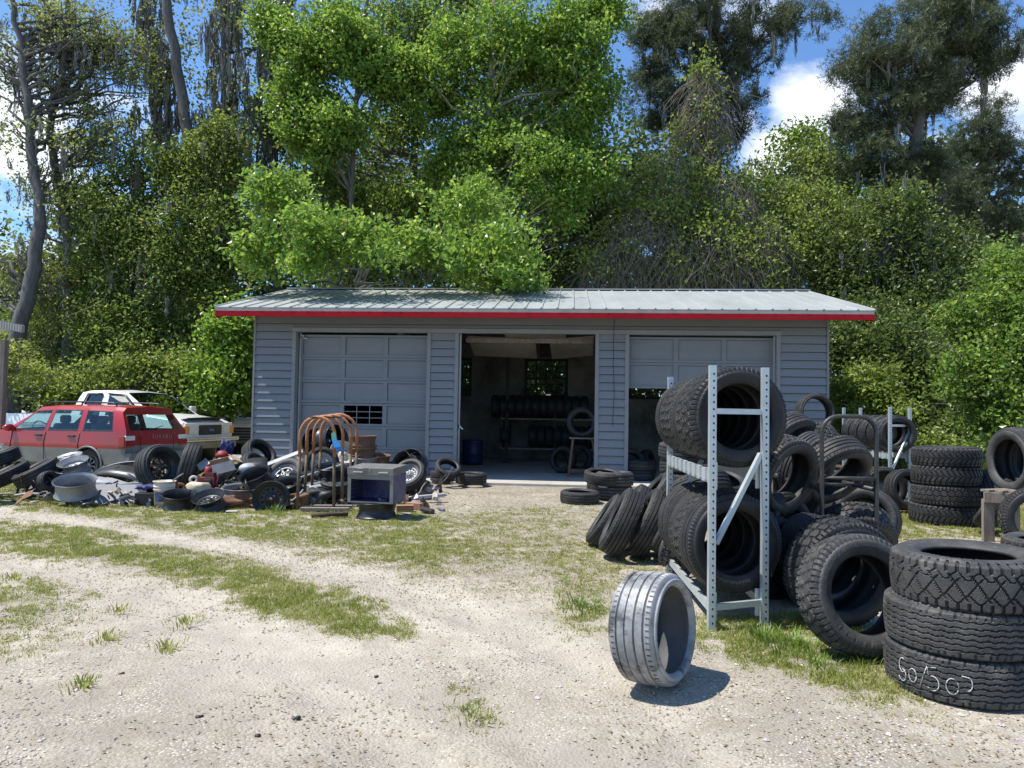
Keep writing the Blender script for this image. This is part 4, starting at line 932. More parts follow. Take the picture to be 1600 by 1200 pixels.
# red wagon
WGL = Vector((-9.43, 15.78, 0)); 
wst = [(2.20, 2.18, .66, .70, .70, .80), (2.10, 2.08, .80, .83, .83, .93), (1.85, 1.83, .90, .93, .94, .98), (1.05, 1.02, .97, 1.0, 1.02, 1.0), (.80, .30, .985, 1.40, 1.49, 1.0), (-.05, -.10, .99, 1.43, 1.525, 1.0), (-.14, -.18, .99, 1.43, 1.53, 1.0), (-.92, -.90, 1.0, 1.43, 1.53, 1.0), (-1.04, -1.01, 1.0, 1.43, 1.53, 1.0), (-1.80, -1.66, 1.01, 1.41, 1.52, .99), (-2.12, -1.88, 1.01, 1.39, 1.50, .975)]
wag, lev, PW = vehicle('station_wagon', 'faded red station wagon with silver lower cladding behind the tire pile', 'car', WGL, R_(163.5), .87, wst, (4, 6, 8), 3, M['redcar'], M['cladding'], (1.32, -1.20), .325, .28)
seatset(wag, (.25, -.75), .55, .87)
b = MB(); b.box((.95, 0, .88), (.35, 1.4, .2)); b.lathe([(.19, -.012), (.2, 0), (.19, .012), (.175, 0), (.19, -.012)], 28, Matrix.Translation((.60, .36, 1.0)) @ rotm(0, R_(-65), 0)); b.build('dashboard', M['black'], wag)
for sg in (1, -1):
    b = MB(); pts = [(.15, sg * .60, 1.535), (.05, sg * .60, 1.585), (-.8, sg * .60, 1.60), (-1.55, sg * .60, 1.585), (-1.65, sg * .60, 1.535)]; b.tube(pts, .016, 8); b.tube([(-.75, sg * .60, 1.53), (-.75, sg * .60, 1.6)], .014, 6); b.build('roof_rail', M['black'], wag)
    b = MB(); b.lathe([(.001, 0), (.075, .01), (.095, .05), (.09, .10), (.02, .13)], 16, Matrix.Translation((.74, sg * .93, 1.04)) @ rotm(0, R_(90), 0) @ Matrix.Diagonal((.8, 1.3, 1, 1))); b.bar((.76, sg * .85, 1.0), (.76, sg * .93, 1.02), .06, .04); b.build('side_mirror', M['redcar'], wag)
    for x in (-.02, -.88):
        b = MB(); b.box((x + .10, sg * .872, .90), (.17, .035, .035)); b.build('door_handle', M['black'], wag, bevel=.008)
    b = MB()
    for x0 in (.80, -.09, -.98): b.tube([(x0 + (.08 if x0 > .5 else 0), sg * .868, .40), (x0 + .02, sg * .876, .72), (x0, sg * .852, .985)], .006, 4)
    b.build('door_seam', M['black'], wag)
    b = MB(); b.box((-2.115, sg * .73, .885), (.06, .25, .10), rotm(0, R_(3), 0)); b.build('reversing_lamp', M['lamp'], wag, bevel=.02)
    b = MB(); b.box((-2.118, sg * .74, .77), (.06, .23, .13), rotm(0, R_(1), 0)); b.box((-2.05, sg * .855, .82), (.16, .035, .22)); b.build('tail_lamp', M['taillamp'], wag, bevel=.02)
b = MB(); b.box((-2.16, 0, .50), (.20, 1.66, .20)); b.build('bumper', M['cladding'], wag, bevel=.04)
b = MB(); b.tube([(-2.02, .1, 1.04), (-2.01, -.28, 1.12)], .008, 5); b.build('rear_wiper', M['black'], wag)
b = MB(); b.tube([(-2.14, .46, .98), (-2.135, .46, .58)], .005, 4); b.tube([(-2.14, -.46, .98), (-2.135, -.46, .58)], .005, 4); b.tube([(-2.14, .62, .6), (-2.14, -.62, .6)], .005, 4); b.build('tailgate_seam', M['black'], wag)
def text_on(s, size, mt, parent, loc, rot, name='lettering', ext=.002):
    cu = bpy.data.curves.new(name, 'FONT'); cu.body = s; cu.size = size; cu.extrude = ext; cu.align_x = 'CENTER'; cu.align_y = 'CENTER'; cu.space_character = 1.3
    to = bpy.data.objects.new(name, cu); COL.objects.link(to)
    me = bpy.data.meshes.new_from_object(to.evaluated_get(bpy.context.evaluated_depsgraph_get())); me.name = name; bpy.data.objects.remove(to)
    o = link(name, me, mt, parent); o.location = loc; o.rotation_euler = rot; return o
text_on('SUBARU', .125, M['chrome'], wag, (-2.137, -.12, .90), (R_(90), 0, R_(-90)))
# white pickup
PKL = Vector((-10.55, 19.35, 0))
pst = [(2.92, 2.92, .98, 1.0, 1.0, .88), (2.86, 2.84, 1.10, 1.14, 1.14, .95), (2.65, 2.62, 1.17, 1.21, 1.23, .99), (1.90, 1.87, 1.27, 1.31, 1.34, 1.0), (1.68, 1.02, 1.28, 1.78, 1.87, 1.0), (.58, .54, 1.28, 1.82, 1.93, 1.0), (.40, .37, 1.28, 1.82, 1.93, 1.0), (-.22, -.12, 1.28, 1.81, 1.92, 1.0), (-.52, -.40, 1.28, 1.74, 1.87, .99), (-.56, -.54, 1.28, 1.285, 1.285, 1.0), (-2.92, -2.92, 1.28, 1.285, 1.285, 1.0)]
pk, lv2, _ = vehicle('pickup_truck', 'white extended cab pickup truck with dark hood deflector facing right', 'truck', PKL, R_(-15.4), .99, pst, (4, 6), 3, M['whitecar'], None, (1.95, -1.75), .38, .48, rearglass=False, gm='darkglass')
b = MB(); b.box((2.93, 0, .93), (.05, 1.78, .40)); b.build('front_fascia', M['whitecar'], pk, bevel=.02)
b = MB(); b.box((2.965, 0, .95), (.03, .86, .25)); b.build('grille', M['black'], pk, bevel=.05)
b = MB(); b.lathe([(.001, .012), (.09, .008), (.11, 0)], 24, Matrix.Translation((2.985, 0, .95)) @ rotm(0, R_(90), 0) @ Matrix.Diagonal((.45, 1, 1, 1))); b.build('badge', mat('badge_blue', (.03, .06, .2), .3), pk)
text_on('Ford', .075, M['chrome'], pk, (3.0, 0, .95), (R_(90), 0, R_(90)))
for sg in (1, -1):
    b = MB(); b.box((2.955, sg * .63, .95), (.05, .28, .22)); b.build('headlight', M['lamp'], pk, bevel=.03)
    b = MB(); b.box((2.92, sg * .855, .95), (.09, .19, .22)); b.build('indicator_lamp', M['amber'], pk, bevel=.03)
    b = MB(); b.lathe([(.001, .01), (.11, .01), (.12, .0)], 20, Matrix.Translation((3.075, sg * .48, .62)) @ rotm(0, R_(90), 0) @ Matrix.Diagonal((.55, 1.3, 1, 1))); b.build('bumper_opening', M['greyrim'], pk)
    b = MB(); b.box((-2.93, sg * .90, 1.0), (.05, .14, .40)); b.build('tail_lamp', M['taillamp'], pk, bevel=.02)
    b = MB(); b.tube([(1.62, sg * .93, 1.35), (1.08, sg * .82, 1.80), (.54, sg * .82, 1.83)], .022, 6); b.tube([(.36, sg * .83, 1.83), (-.10, sg * .83, 1.82), (-.17, sg * .9, 1.57)], .02, 6); b.build('window_visor', M['black'], pk)
    b = MB(); b.box((1.5, sg * 1.11, 1.42), (.10, .20, .25)); b.bar((1.55, sg * .97, 1.34), (1.53, sg * 1.05, 1.38), .05, .04); b.build('side_mirror', M['whitecar'], pk, bevel=.03)
    b = MB(); b.tube([(-1.2, sg * 1.0, 1.04), (-1.6, sg * 1.002, 1.06), (-2.1, sg * 1.0, 1.05)], .012, 5); b.tube([(-1.3, sg * 1.0, .98), (-2.0, sg * 1.0, .99)], .01, 5); b.build('side_decal', M['cladding'], pk)
b = MB(); b.box((3.03, .0, .72), (.16, 2.0, .10)); b.build('bumper', M['chrome'], pk, bevel=.03)
b = MB(); b.box((3.0, .0, .58), (.14, 1.86, .18)); b.build('bumper_skirt', M['cladding'], pk, bevel=.03)
b = MB(); n = 12; b.add([Vector((2.62 + .26 * (i % 2), -.72 + 1.44 * (i // 2) / n, 1.215 + (.05 if i % 2 else .0) - .03 * abs((i // 2) / n - .5))) for i in range(2 * n + 2)], [(2 * i, 2 * i + 1, 2 * i + 3, 2 * i + 2) for i in range(n)], True); b.build('hood_deflector', M['black'], pk, solid=.02)
seatset(pk, (.85,), .9, .95)
MB().box((-.2, 0, 1.45), (.5, 1.4, .55)).build('rear_bench', M['seat'], pk, bevel=.05); MB().box((1.6, 0, 1.22), (.35, 1.6, .16)).build('dashboard', M['black'], pk, bevel=.03)
b = MB(); b.tube([(2.0, -.6, 1.32), (2.04, -.6, 1.98)], .006, 4); b.build('antenna', M['black'], pk)
# vehicles further back
sst = [(2.2, 2.2, .6, .62, .62, .85), (2.0, 2.0, .78, .8, .8, .95), (1.0, .98, .92, .94, .95, 1), (.7, .1, .94, 1.32, 1.4, 1), (-.35, -.35, .95, 1.34, 1.42, 1), (-.42, -.42, .95, 1.34, 1.42, 1), (-1.3, -1.0, .96, 1.32, 1.40, 1), (-1.9, -1.45, .97, 1.0, 1.02, 1), (-2.2, -2.18, .9, .93, .93, .93)]
vehicle('parked_car', 'white sedan showing its roof and dark windshield behind the pickup hood', 'car', (-11.0, 25.2, .16), R_(-12), .86, sst, (3, 5), 2, M['whitecar'], None, (1.35, -1.3), .31, .25, rearglass=False, gm='darkglass')
vst = [(2.7, 2.7, 1.0, 1.02, 1.02, .9), (2.6, 2.6, 1.1, 1.12, 1.13, .96), (1.75, 1.72, 1.18, 1.2, 1.22, 1), (1.5, .9, 1.2, 1.75, 1.85, 1), (.3, .3, 1.2, 1.78, 1.9, 1), (.2, .2, 1.2, 1.78, 1.9, 1), (-2.6, -2.6, 1.2, 1.76, 1.88, .98)]
vn, _, _ = vehicle('van', 'white van front with dark slatted grille beside the left garage wall', 'van', (-8.55, 25.8, 0), R_(-80), .98, vst, (3,), 2, M['whitecar'], None, (1.8, -1.7), .36, .42, rearglass=False, gm='carglass')
for k in range(4): MB().box((2.72, 0, .82 - k * .09), (.03, 1.5, .035)).build('grille_slat', M['cladding'], vn)
MB().box((2.705, 0, .70), (.02, 1.56, .40)).build('grille', M['black'], vn); MB().box((2.78, 0, .45), (.14, 1.9, .10)).build('bumper', M['chrome'], vn, bevel=.02)
vehicle('parked_car', 'light car parked far back beyond the pickup bed at left', 'car', (-23.6, 34.5, .1), R_(10), .9, sst, (3, 5), 2, M['whitecar'], None, (1.35, -1.3), .31, .25, rearglass=False, gm='darkglass')

# ---------------------------------------------------------------- junk pile, left
JP = 'junk heap'
ty(-2, 716, .32, .22, -55, 70, 'rib3', 'rubber_dark', 'tire on top of the heap at the left edge, before the red wagon', d=12.2)
ty(14, 742, .34, .22, -54, 62, 'rib', 'rubber_dark', 'leaning tire at the far left edge of the heap', d=12.0)
ty(58, 738, .36, .22, -54, 60, 'rib3', 'rubber', 'low grey tire leaning to the right beside the rims', d=11.9)
ty(-30, 748, .36, .24, -56, 20, 'rib3', 'rubber_dark', 'tire under the leaning ones at the left edge')
wheel(76, 752, .17, .13, 70, 20, 'low', 'rubber', 'bare', 'blackrim', 'small narrow wheel lying left of the big grey rim', d=11.6)
wheel(68, 745, .15, .12, 60, 40, 'low', 'rubber', 'bare', 'blackrim', 'smallest black wheel under the leaning tire', d=11.9)
rm(83, 737, .20, 10, 82, 'bare', 'blackrim', 'dark steel rim lying flat behind the small wheels', base=.18, d=12.0)
rm(116, 729, .215, -12, 68, 'steel8', 'alloy', 'bright alloy rim lying face up on the rim pile', base=.25, d=11.9)
rm(112, 745, .21, 5, 84, 'bare', 'greyrim', 'grey rim under the bright alloy one', d=11.9)
rm(104, 716, .235, -30, 70, 'spoke', 'alloy', 'thin silver hubcap resting on the rim pile', d=12.6, Wf=.25)
rm(118, 761, .285, 12, 74, 'deep', 'greyrim', 'large deep grey truck rim tilted on the grass in front', d=11.1)
def slab(px, py, d, dims, rot, mk, name, label, cat, z=None, bevel=.006, group=None, bend=0):
    c = AT(px, py, d); 
    if z is not None: c.z = z
    b = MB()
    if bend:
        n = 8; x, y, h = dims
        vs = []
        for i in range(n + 1):
            u = (i / n - .5); zc = bend * (1 - 4 * u * u)
            vs += [Vector((x * u, -y / 2, zc)), Vector((x * u, y / 2, zc + random.uniform(-.01, .01)))]
        b.add(vs, [(2 * i, 2 * i + 1, 2 * i + 3, 2 * i + 2) for i in range(n)], True); o = b.build(name, M[mk], None, solid=h)
    else: b.box((0, 0, 0), dims); o = b.build(name, M[mk], None, bevel=bevel)
    o.location = c; o.rotation_euler = [R_(a) for a in rot]; tag(o, label, cat, group); return o
M['greyplastic'] = mat('grey_plastic', (.19, .20, .215), .5, (.12, .12, .13), 4, .4, .7)
M['panelgrey'] = mat('primer_grey', (.20, .21, .23), .6, (.14, .145, .16), 4, .4, .7)
M['silverplastic'] = mat('faded_silver_plastic', (.40, .41, .43), .45, (.28, .28, .29), 4, .4, .7, col3=(.12, .11, .1), scale3=8, lo3=.62, hi3=.75)
slab(190, 733, 12.3, (1.05, .35, .02), (25, 4, -8), 'black', 'bumper_cover', 'black torn bumper cover draped over the heap before the wagon', 'car part', z=.34, bend=.10)
slab(205, 724, 12.6, (.95, .28, .02), (-18, -6, 6), 'greyplastic', 'undertray', 'crumpled dark grey undertray behind the torn bumper cover', 'car part', z=.44, bend=.09)
slab(170, 742, 11.9, (.7, .2, .02), (30, 12, 14), 'silverplastic', 'trim_strip', 'short silver trim piece on the heap right of the rims', 'car part', z=.24, bend=.05)
slab(182, 748, 11.6, (.85, .10, .05), (0, -4, 8), 'silverplastic', 'sill_trim', 'long silver sill trim lying across the panel', 'car part', z=.26)
slab(183, 765, 11.4, (.85, .40, .015), (48, 0, 6), 'panelgrey', 'body_panel', 'flat grey body panel propped at the front of the heap', 'car part', z=.13)
slab(140, 779, 10.9, (.22, .14, .02), (12, 8, 40), 'black', 'plastic_scrap', 'torn black scrap on the grass below the big grey rim', 'scrap', z=.03, bend=.04)
slab(225, 750, 11.8, (.35, .12, .10), (10, 20, 30), 'rust', 'suspension_arm', 'rusty suspension arm left of the big wheel', 'car part', z=.22, bevel=.03)
wheel(248, 731, .385, .27, 66, 16, 'rib3', 'rubber', 'spoke', 'blackrim', 'big wheel with tire leaning left of the upright tire', d=11.9)
ty(296, 727, .365, .24, -72, 12, 'rib3', 'rubber', 'tire standing upright edge on, in the middle of the heap', d=11.9)
# bucket
bk = empty('bucket', G(256, 791), 'dirty white plastic bucket with a dark blue label', 'bucket')
MB().lathe([(.001, .004), (.135, .004), (.148, .25), (.156, .252), (.156, .27), (.149, .272), (.151, .295), (.158, .297), (.158, .315), (.151, .316), (.155, .37), (.166, .372), (.166, .39), (.150, .39), (.132, .02), (.001, .02)], 40).build('shell', mat('dirty_white_plastic', (.62, .57, .47), .45, (.42, .36, .27), 5, .4, .7), bk)
b = MB(); n = 14; a0, a1 = R_(-128), R_(-48); vs = []
for i in range(n + 1):
    a = a0 + (a1 - a0) * i / n; vs += [Vector((.1408 * math.cos(a), .1408 * math.sin(a), .085)), Vector((.1478 * math.cos(a), .1478 * math.sin(a), .225))]
b.add(vs, [(2 * i, 2 * i + 2, 2 * i + 3, 2 * i + 1) for i in range(n)], True); b.build('label', mat('blue_label', (.02, .028, .06), .5, (.10, .16, .33), 9, .5, .62), bk)
rm(279, 781, .215, 18, 76, 'bare', 'blackrim', 'black steel rim lying tilted right of the bucket', d=10.85, Wf=.95)
rm(327, 784, .215, -10, 66, 'steel', 'blackrim', 'black drilled rim tilted face up on the grass', d=10.7)
rm(424, 779, .245, 6, 3, 'steel', 'blackrim', 'round black truck rim standing upright before the hoops', d=10.95, Wf=.8)
rm(381, 766, .31, 6, 84, 'deep', 'greyrim', 'wide shallow grey rim lying on rusty scrap', base=.12, d=11.35, Wf=.5)
rm(400, 748, .235, -28, 60, 'bare', 'blackrim', 'black rim tipped on top of the grey rim', d=11.6, Wf=.95)
rm(448, 762, .235, -24, 66, 'bare', 'blackrim', 'black rim lying behind the upright truck rim', d=11.4, Wf=.8)
wheel(445, 745, .36, .22, -20, 44, 'rib3', 'rubber_grey', 'spoke', 'alloy', 'wheel with muddy tire and alloy rim left of the hoops', d=12.3)
ty(405, 711, .33, .22, 62, 35, 'rib', 'rubber', 'tire at the top of the heap under the lit clapboards', d=13.5)
ty(400, 734, .34, .22, 74, 38, 'rib3', 'rubber', 'brown dusty tire lying under the white plank', d=12.9)
slab(431, 727, 12.5, (.95, .12, .025), (25, -22, 12), 'silverplastic', 'plank', 'white painted plank lying aslant across the heap', 'plank', z=.62)
slab(385, 735, 12.2, (.75, .35, .02), (22, -26, 10), 'black', 'fender', 'black curved fender left of the white plank', 'car part', z=.45, bend=.14)
slab(480, 739, 12.2, (.55, .3, .1), (5, 5, 5), 'black', 'battery_box', 'black plastic box behind the hoops', 'box', z=.42, bevel=.03)
mb_ = MB(); mb_.lathe([(.001, .0), (.09, .02), (.12, .07), (.10, .12), (.001, .14)], 20, rotm(R_(60), 0, R_(30)) @ Matrix.Diagonal((1.2, .8, 1, 1))); o = mb_.build('mirror_cap', M['silverplastic']); o.location = AT(386, 735, 12.0); tag(o, 'silver mirror cap on the heap beside the tipped black rim', 'car part')
# cardboard box
cbx = empty('cardboard_box', AT(345, 733, 12.1), 'open cardboard box with a white flap, tipped on the heap', 'box'); M['card'] = mat('cardboard', (.30, .21, .12), .85, (.36, .27, .17), 3, .4, .6)
Mx = rotm(R_(12), R_(-14), R_(32))
b = MB()
for c, d_ in (((0, -.17, 0), (.36, .008, .26)), ((0, .17, 0), (.36, .008, .26)), ((-.18, 0, 0), (.008, .332, .26)), ((.18, 0, 0), (.008, .332, .26)), ((0, 0, -.126), (.352, .332, .008))): b.box(Mx @ Vector(c), d_, M=Mx)
b.build('shell', M['card'], cbx)
for c, d_, rx, ry, mk in (((.0, -.25, .10), (.35, .18, .006), 50, 0, 'greyplastic'), ((-.25, 0, .16), (.18, .32, .006), 0, -28, 'whiterim'), ((.26, 0, .12), (.18, .32, .006), 0, 35, 'card')):
    MB().box(Mx @ Vector(c), d_, M=Mx @ rotm(R_(rx), R_(ry), 0)).build('flap', M[mk], cbx)
M['redplastic'] = mat('red_plastic', (.26, .02, .025), .6)
b = MB(); b.lathe([(.001, .09), (.06, .08), (.10, .03), (.11, -.03), (.001, -.03)], 20); o = b.build('lid', M['redplastic']); o.location = AT(347, 712, 12.4); tag(o, 'small red plastic cap showing above the cardboard box', 'lid')
# red pump
pm = empty('engine_part', AT(325, 752, 11.5), 'small red and black machine with a white wheel in front of the box', 'machine')
M['redmetal'] = mat('dull_red_metal', (.17, .02, .022), .5, (.06, .02, .02), 8, .4, .7)
b = MB(); b.box((0, 0, 0), (.26, .16, .13)); b.box((.04, 0, .1), (.14, .12, .08)); b.tube([(-.12, -.08, -.1), (.22, -.08, -.1)], .015); b.tube([(-.12, .08, -.1), (.22, .08, -.1)], .015); b.tube([(.16, -.06, -.08), (.19, -.06, .1)], .014); b.build('frame', M['redmetal'], pm, bevel=.012)
MB().lathe([(.001, .08), (.045, .07), (.06, .02), (.06, -.03)], 18, Matrix.Translation((.0, 0, .16))).build('cap', M['redplastic'], pm)
MB().lathe([(.03, -.03), (.07, -.03), (.07, .03), (.03, .03), (.03, -.03)], 20, Matrix.Translation((-.22, -.02, .02)) @ rotm(R_(80), 0, R_(20))).build('wheel', M['whiterim'], pm)
MB().box((.03, -.09, -.01), (.12, .03, .1)).build('cover', M['black'], pm, bevel=.01)
def blob_obj(name, c, dims, mk, label, cat, seed, amp=.2, n=3):
    import bmesh
    bm = bmesh.new(); bmesh.ops.create_icosphere(bm, subdivisions=n, radius=.5); rr = random.Random(seed); ph = [rr.uniform(0, 6) for _ in range(6)]
    for v in bm.verts:
        p = v.co; k = 1 + amp * (math.sin(p.x * 7 + ph[0]) * math.sin(p.y * 6 + ph[1]) + .6 * math.sin(p.z * 13 + ph[2]) * math.sin(p.x * 11 + ph[3]))
        q = Vector((math.copysign(abs(p.x * 2) ** .7 / 2, p.x), math.copysign(abs(p.y * 2) ** .7 / 2, p.y), math.copysign(abs(p.z * 2) ** .7 / 2, p.z))) * k; v.co = (q.x * dims[0], q.y * dims[1], q.z * dims[2])
    me = bpy.data.meshes.new(name); bm.to_mesh(me); bm.free(); me.polygons.foreach_set('use_smooth', [True] * len(me.polygons)); o = link(name, me, M[mk]); o.location = c; tag(o, label, cat); return o
M['foam'] = mat('dirty_cream_cloth', (.60, .50, .36), .9, (.42, .33, .22), 6, .4, .6, bump=.5, bscale=30)
blob_obj('cushion', AT(309, 763, 11.2), (.36, .26, .20), 'foam', 'dirty cream foam cushion behind the black rims', 'cushion', 3, .12)
b = MB(); b.lathe([(.03, -.09), (.075, -.09), (.085, -.05), (.085, .05), (.075, .09), (.03, .09), (.03, -.09)], 20, rotm(R_(75), 0, R_(40))); b.tube([(-.05, 0, 0), (-.22, .04, .03)], .035); o = b.build('alternator', M['rust']); o.location = AT(280, 763, 11.3); tag(o, 'rusty brown alternator to the right of the bucket', 'car part')
M['bluecloth'] = mat('blue_cloth', (.018, .025, .10), .85, (.22, .24, .30), 10, .55, .62)
blob_obj('rag', AT(232, 761, 11.3), (.30, .2, .07), 'bluecloth', 'blue and white crumpled rag left of the bucket', 'rag', 8, .3)
blob_obj('rag', AT(354, 700, 12.8), (.20, .18, .30), 'bluecloth', 'dark blue rag hanging over the pickup bumper behind the box', 'rag', 9, .3)
slab(228, 773, 11.2, (.28, .2, .18), (0, 0, 12), 'black', 'battery', 'black car battery left of the bucket', 'battery', z=.11, bevel=.015)
M['greenplastic'] = mat('green_plastic', (.03, .22, .10), .4)
b = MB(); b.tube([(.15 * math.cos(a * .3), .11 * math.sin(a * .3), .012 + a * .0005) for a in range(46)], .011, 6); o = b.build('garden_hose', M['greenplastic']); o.location = G(212, 783); tag(o, 'coiled green hose on the grass left of the bucket', 'hose')
b = MB(); b.tube([(-.3, 0, .02), (.25, .15, .24)], .018, 8); o = b.build('pipe', M['tan']); o.location = G(231, 786); tag(o, 'tan stick propped against the bucket', 'stick')
b = MB(); b.tube([(0, 0, 0), (.15, .02, .11)], .012, 6); o = b.build('handle', M['greyplastic']); o.location = AT(270, 751, 11.0); tag(o, 'short grey handle sticking out behind the bucket', 'handle')
blob_obj('rusty_scrap', AT(385, 783, 11.15), (.62, .34, .22), 'rust', 'lump of rusty brown scrap under the wide grey rim', 'scrap', 5, .5, 4)
slab(385, 757, 11.9, (.7, .05, .05), (0, 12, 35), 'cartpipe', 'strut', 'dark strut lying in front of the tipped black rim', 'car part', z=.27, bevel=.02)
slab(350, 756, 11.8, (.4, .3, .02), (25, 10, -20), 'greenplastic', 'plastic_tray', 'dark green tray wedged beside the red machine', 'tray', z=.2, bend=.05).data.materials[0] = mat('dark_green_tray', (.04, .07, .055), .5)
slab(375, 702, 13.6, (.75, .35, .03), (12, 4, 6), 'silverplastic', 'windshield_piece', 'pale glassy panel under the white van front', 'car part', z=.55, bend=.04)
slab(368, 716, 13.2, (.8, .3, .04), (5, 0, 4), 'black', 'tray_lid', 'flat black cover behind the cardboard box', 'car part', z=.42)
slab(322, 720, 12.2, (.4, .07, .07), (0, -30, 20), 'cartpipe', 'shock_absorber', 'dark shock absorber leaning left of the cardboard box', 'car part', z=.5, bevel=.025)
slab(362, 802, 10.6, (.16, .07, .012), (6, 0, 15), 'whiterim', 'paper_scrap', 'white scrap of paper on the grass before the rims', 'scrap', z=.02)
slab(340, 742, 11.9, (.2, .14, .14), (0, 10, 20), 'cartpipe', 'motor_housing', 'small dark housing between the red machine and the box', 'car part', z=.36, bevel=.02)
# hoops
hp0 = G(466, 796); hoops = ['front rusty pipe hoop with blue tape on its right leg', 'second rusty pipe hoop from the front', 'third rusty pipe hoop from the front', 'rearmost rusty pipe hoop of the four']
for i, (xl, yl, xr_, yr) in enumerate(((464, 797, 521, 798), (475, 791, 534, 792), (486, 786, 547, 787), (497, 781, 556, 782))):
    a = G(xl, yl); c = G(xr_, yr); c = Vector((c.x, a.y + .02, 0)); e_ = empty('pipe_hoop', (a + c) / 2, hoops[i], 'hoop', 'rusty pipe hoops standing in a row')
    w_ = (c - a).length / 2; H = 1.41 + .012 * i; lean = .035 * i; pts = []
    split = .82
    low = [Vector((-w_, 0, 0)), Vector((-w_ + .01, 0, .5)), Vector((-w_ + .015, 0, split))]
    MB().tube(low, .024, 10).build('lower_leg', M['oldpipe'], e_); low2 = [Vector((w_, 0, 0)), Vector((w_ - .005, 0, .5)), Vector((w_ - .012, 0, split))]
    MB().tube(low2, .024, 10).build('lower_leg', M['oldpipe'], e_)
    pts = [Vector((-w_ + .015, 0, split - .01)), Vector((-w_ + .015, 0, H - w_))]
    for t_ in range(165, 0, -15): pts.append(Vector(((w_ - .012) * math.cos(R_(t_)), 0, H - w_ + w_ * math.sin(R_(t_)))))
    pts += [Vector((w_ - .012, 0, H - w_)), Vector((w_ - .012, 0, split - .01))]
    MB().tube(pts, .026, 12).build('arch', M['rustpipe'], e_)
    if i == 0:
        b = MB(); q = [Vector((w_ - .03, -.03, H - w_ + .05)), Vector((w_ - .012, -.03, H - w_ - .06)), Vector((w_ + .05, -.06, H - w_ - .17)), Vector((w_ + .11, -.05, H - w_ - .23))]
        vs = []; 
        for p, wd in zip(q, (.03, .035, .05, .03)): vs += [p + Vector((-wd, 0, -.01)), p + Vector((wd, 0, .01))]
        b.add(vs, [(0, 1, 3, 2)], mi=0); b.add(vs, [(2, 3, 5, 4), (4, 5, 7, 6)], mi=1); o = b.build('tape', None, e_, solid=.004); o.data.materials.append(mat('green_tape', (.18, .45, .30), .5)); o.data.materials.append(mat('blue_tape', (.02, .20, .52), .4))
for k, (x0, y0) in enumerate(((508, 788), (514, 782))):
    slab(x0, y0, 10.9 + k * .3, (.72, .10, .05), (0, 0, 4), 'wood', 'timber_batten', ('front' if k == 0 else 'rear') + ' grey batten lying on the ground between the hoop legs', 'timber', z=.03)
slab(510, 653, 11.3, (.07, .8, .02), (0, 0, -20), 'cartpipe', 'steel_strap', 'dark steel strap across the tops of the rusty hoops', 'strap', z=1.41)
# behind the hoops
wheel(503, 725, .30, .2, 14, 8, 'rib3', 'rubber_dark', 'steel8', 'whiterim', 'wheel with a white rim seen through the hoops', d=12.6)
rm(518, 688, .25, 55, 10, 'bare', 'blackrim', 'black rim standing on the heap inside the hoops', d=13.2, Wf=1.3)
rm(492, 690, .22, 20, 5, 'bare', 'blackrim', 'dark rim standing on the heap, seen left through the hoops', d=13.4)
rm(535, 711, .23, 35, 40, 'steel', 'whiterim', 'cream drilled rim lying tilted behind the hoops', d=13.0)
for k in range(2): rm(567, 706 - 15 * k, .24, 0, 90, 'bare', 'rust', ('lower' if k == 0 else 'upper') + ' rusty rim at the top of the stack right of the hoops', d=13.2, Wf=1.05)
rm(520, 740, .27, 0, 80, 'bare', 'blackrim', 'black rim lying low behind the hoop legs', d=12.2)
wheel(528, 757, .28, .18, 0, 75, 'rib3', 'rubber_dark', 'bare', 'blackrim', 'black wheel lying on the ground behind the hoops', d=11.9)
slab(500, 735, 12.0, (.9, .05, .03), (0, -18, 8), 'whiterim', 'trim_strip', 'thin white strip crossing behind the hoop legs', 'strip', z=.5)
slab(505, 748, 11.9, (.8, .3, .04), (15, -5, 4), 'greyplastic', 'bumper_piece', 'grey bumper piece on the ground behind the hoops', 'car part', z=.25, bend=.06)
rm(592, 719, .2, 10, 84, 'bare', 'rust', 'rusty rim lying flat behind the tool chest', d=13.2)
rm(570, 722, .22, 10, 82, 'bare', 'greyrim', 'grey rim lying flat beside the rusty one behind the tool chest', d=13.0)
wheel(640, 742, .30, .20, -18, 38, 'rib3', 'rubber_dark', 'steel', 'greyrim', 'wheel with a pale drilled rim right of the tool chest', d=12.6)
rm(645, 724, .235, -22, 14, 'bare', 'blackrim', 'upright black rim by the door behind the white rimmed wheel', d=13.3)
rm(632, 727, .22, -40, 20, 'bare', 'blackrim', 'thin black rim leaning behind the white rimmed wheel', d=13.1)
slab(653, 761, 12.0, (.95, .10, .05), (0, -3, 26), 'silverplastic', 'metal_channel', 'pale metal channel lying on the ground right of the tool chest', 'channel', z=.10)
M['brick'] = mat('brick', (.30, .14, .09), .9, (.36, .24, .16), 6, .4, .7, bump=.4)
for k, (x, y, dd, r_) in enumerate(((633, 779, 11.0, 12), (648, 774, 11.3, -20))): slab(x, y, dd, (.26, .12, .10), (0, 0, r_), 'brick', 'brick', ('left' if k == 0 else 'right') + ' old brick on the ground beside the tool chest', 'brick', z=.05)
slab(668, 786, 10.9, (.22, .12, .07), (0, 10, -15), 'cartpipe', 'metal_scrap', 'dark metal scrap lying on the gravel right of the bricks', 'scrap', z=.04, bevel=.03)
slab(690, 779, 11.1, (.13, .06, .05), (0, 12, -30), 'greyplastic', 'plastic_scrap', 'small grey scrap on the gravel, farthest right of the bricks', 'scrap', z=.03, bevel=.02)
slab(635, 791, 10.7, (.13, .07, .012), (4, 0, 12), 'whiterim', 'plastic_scrap', 'white flake lying in front of the bricks', 'scrap', z=.015)
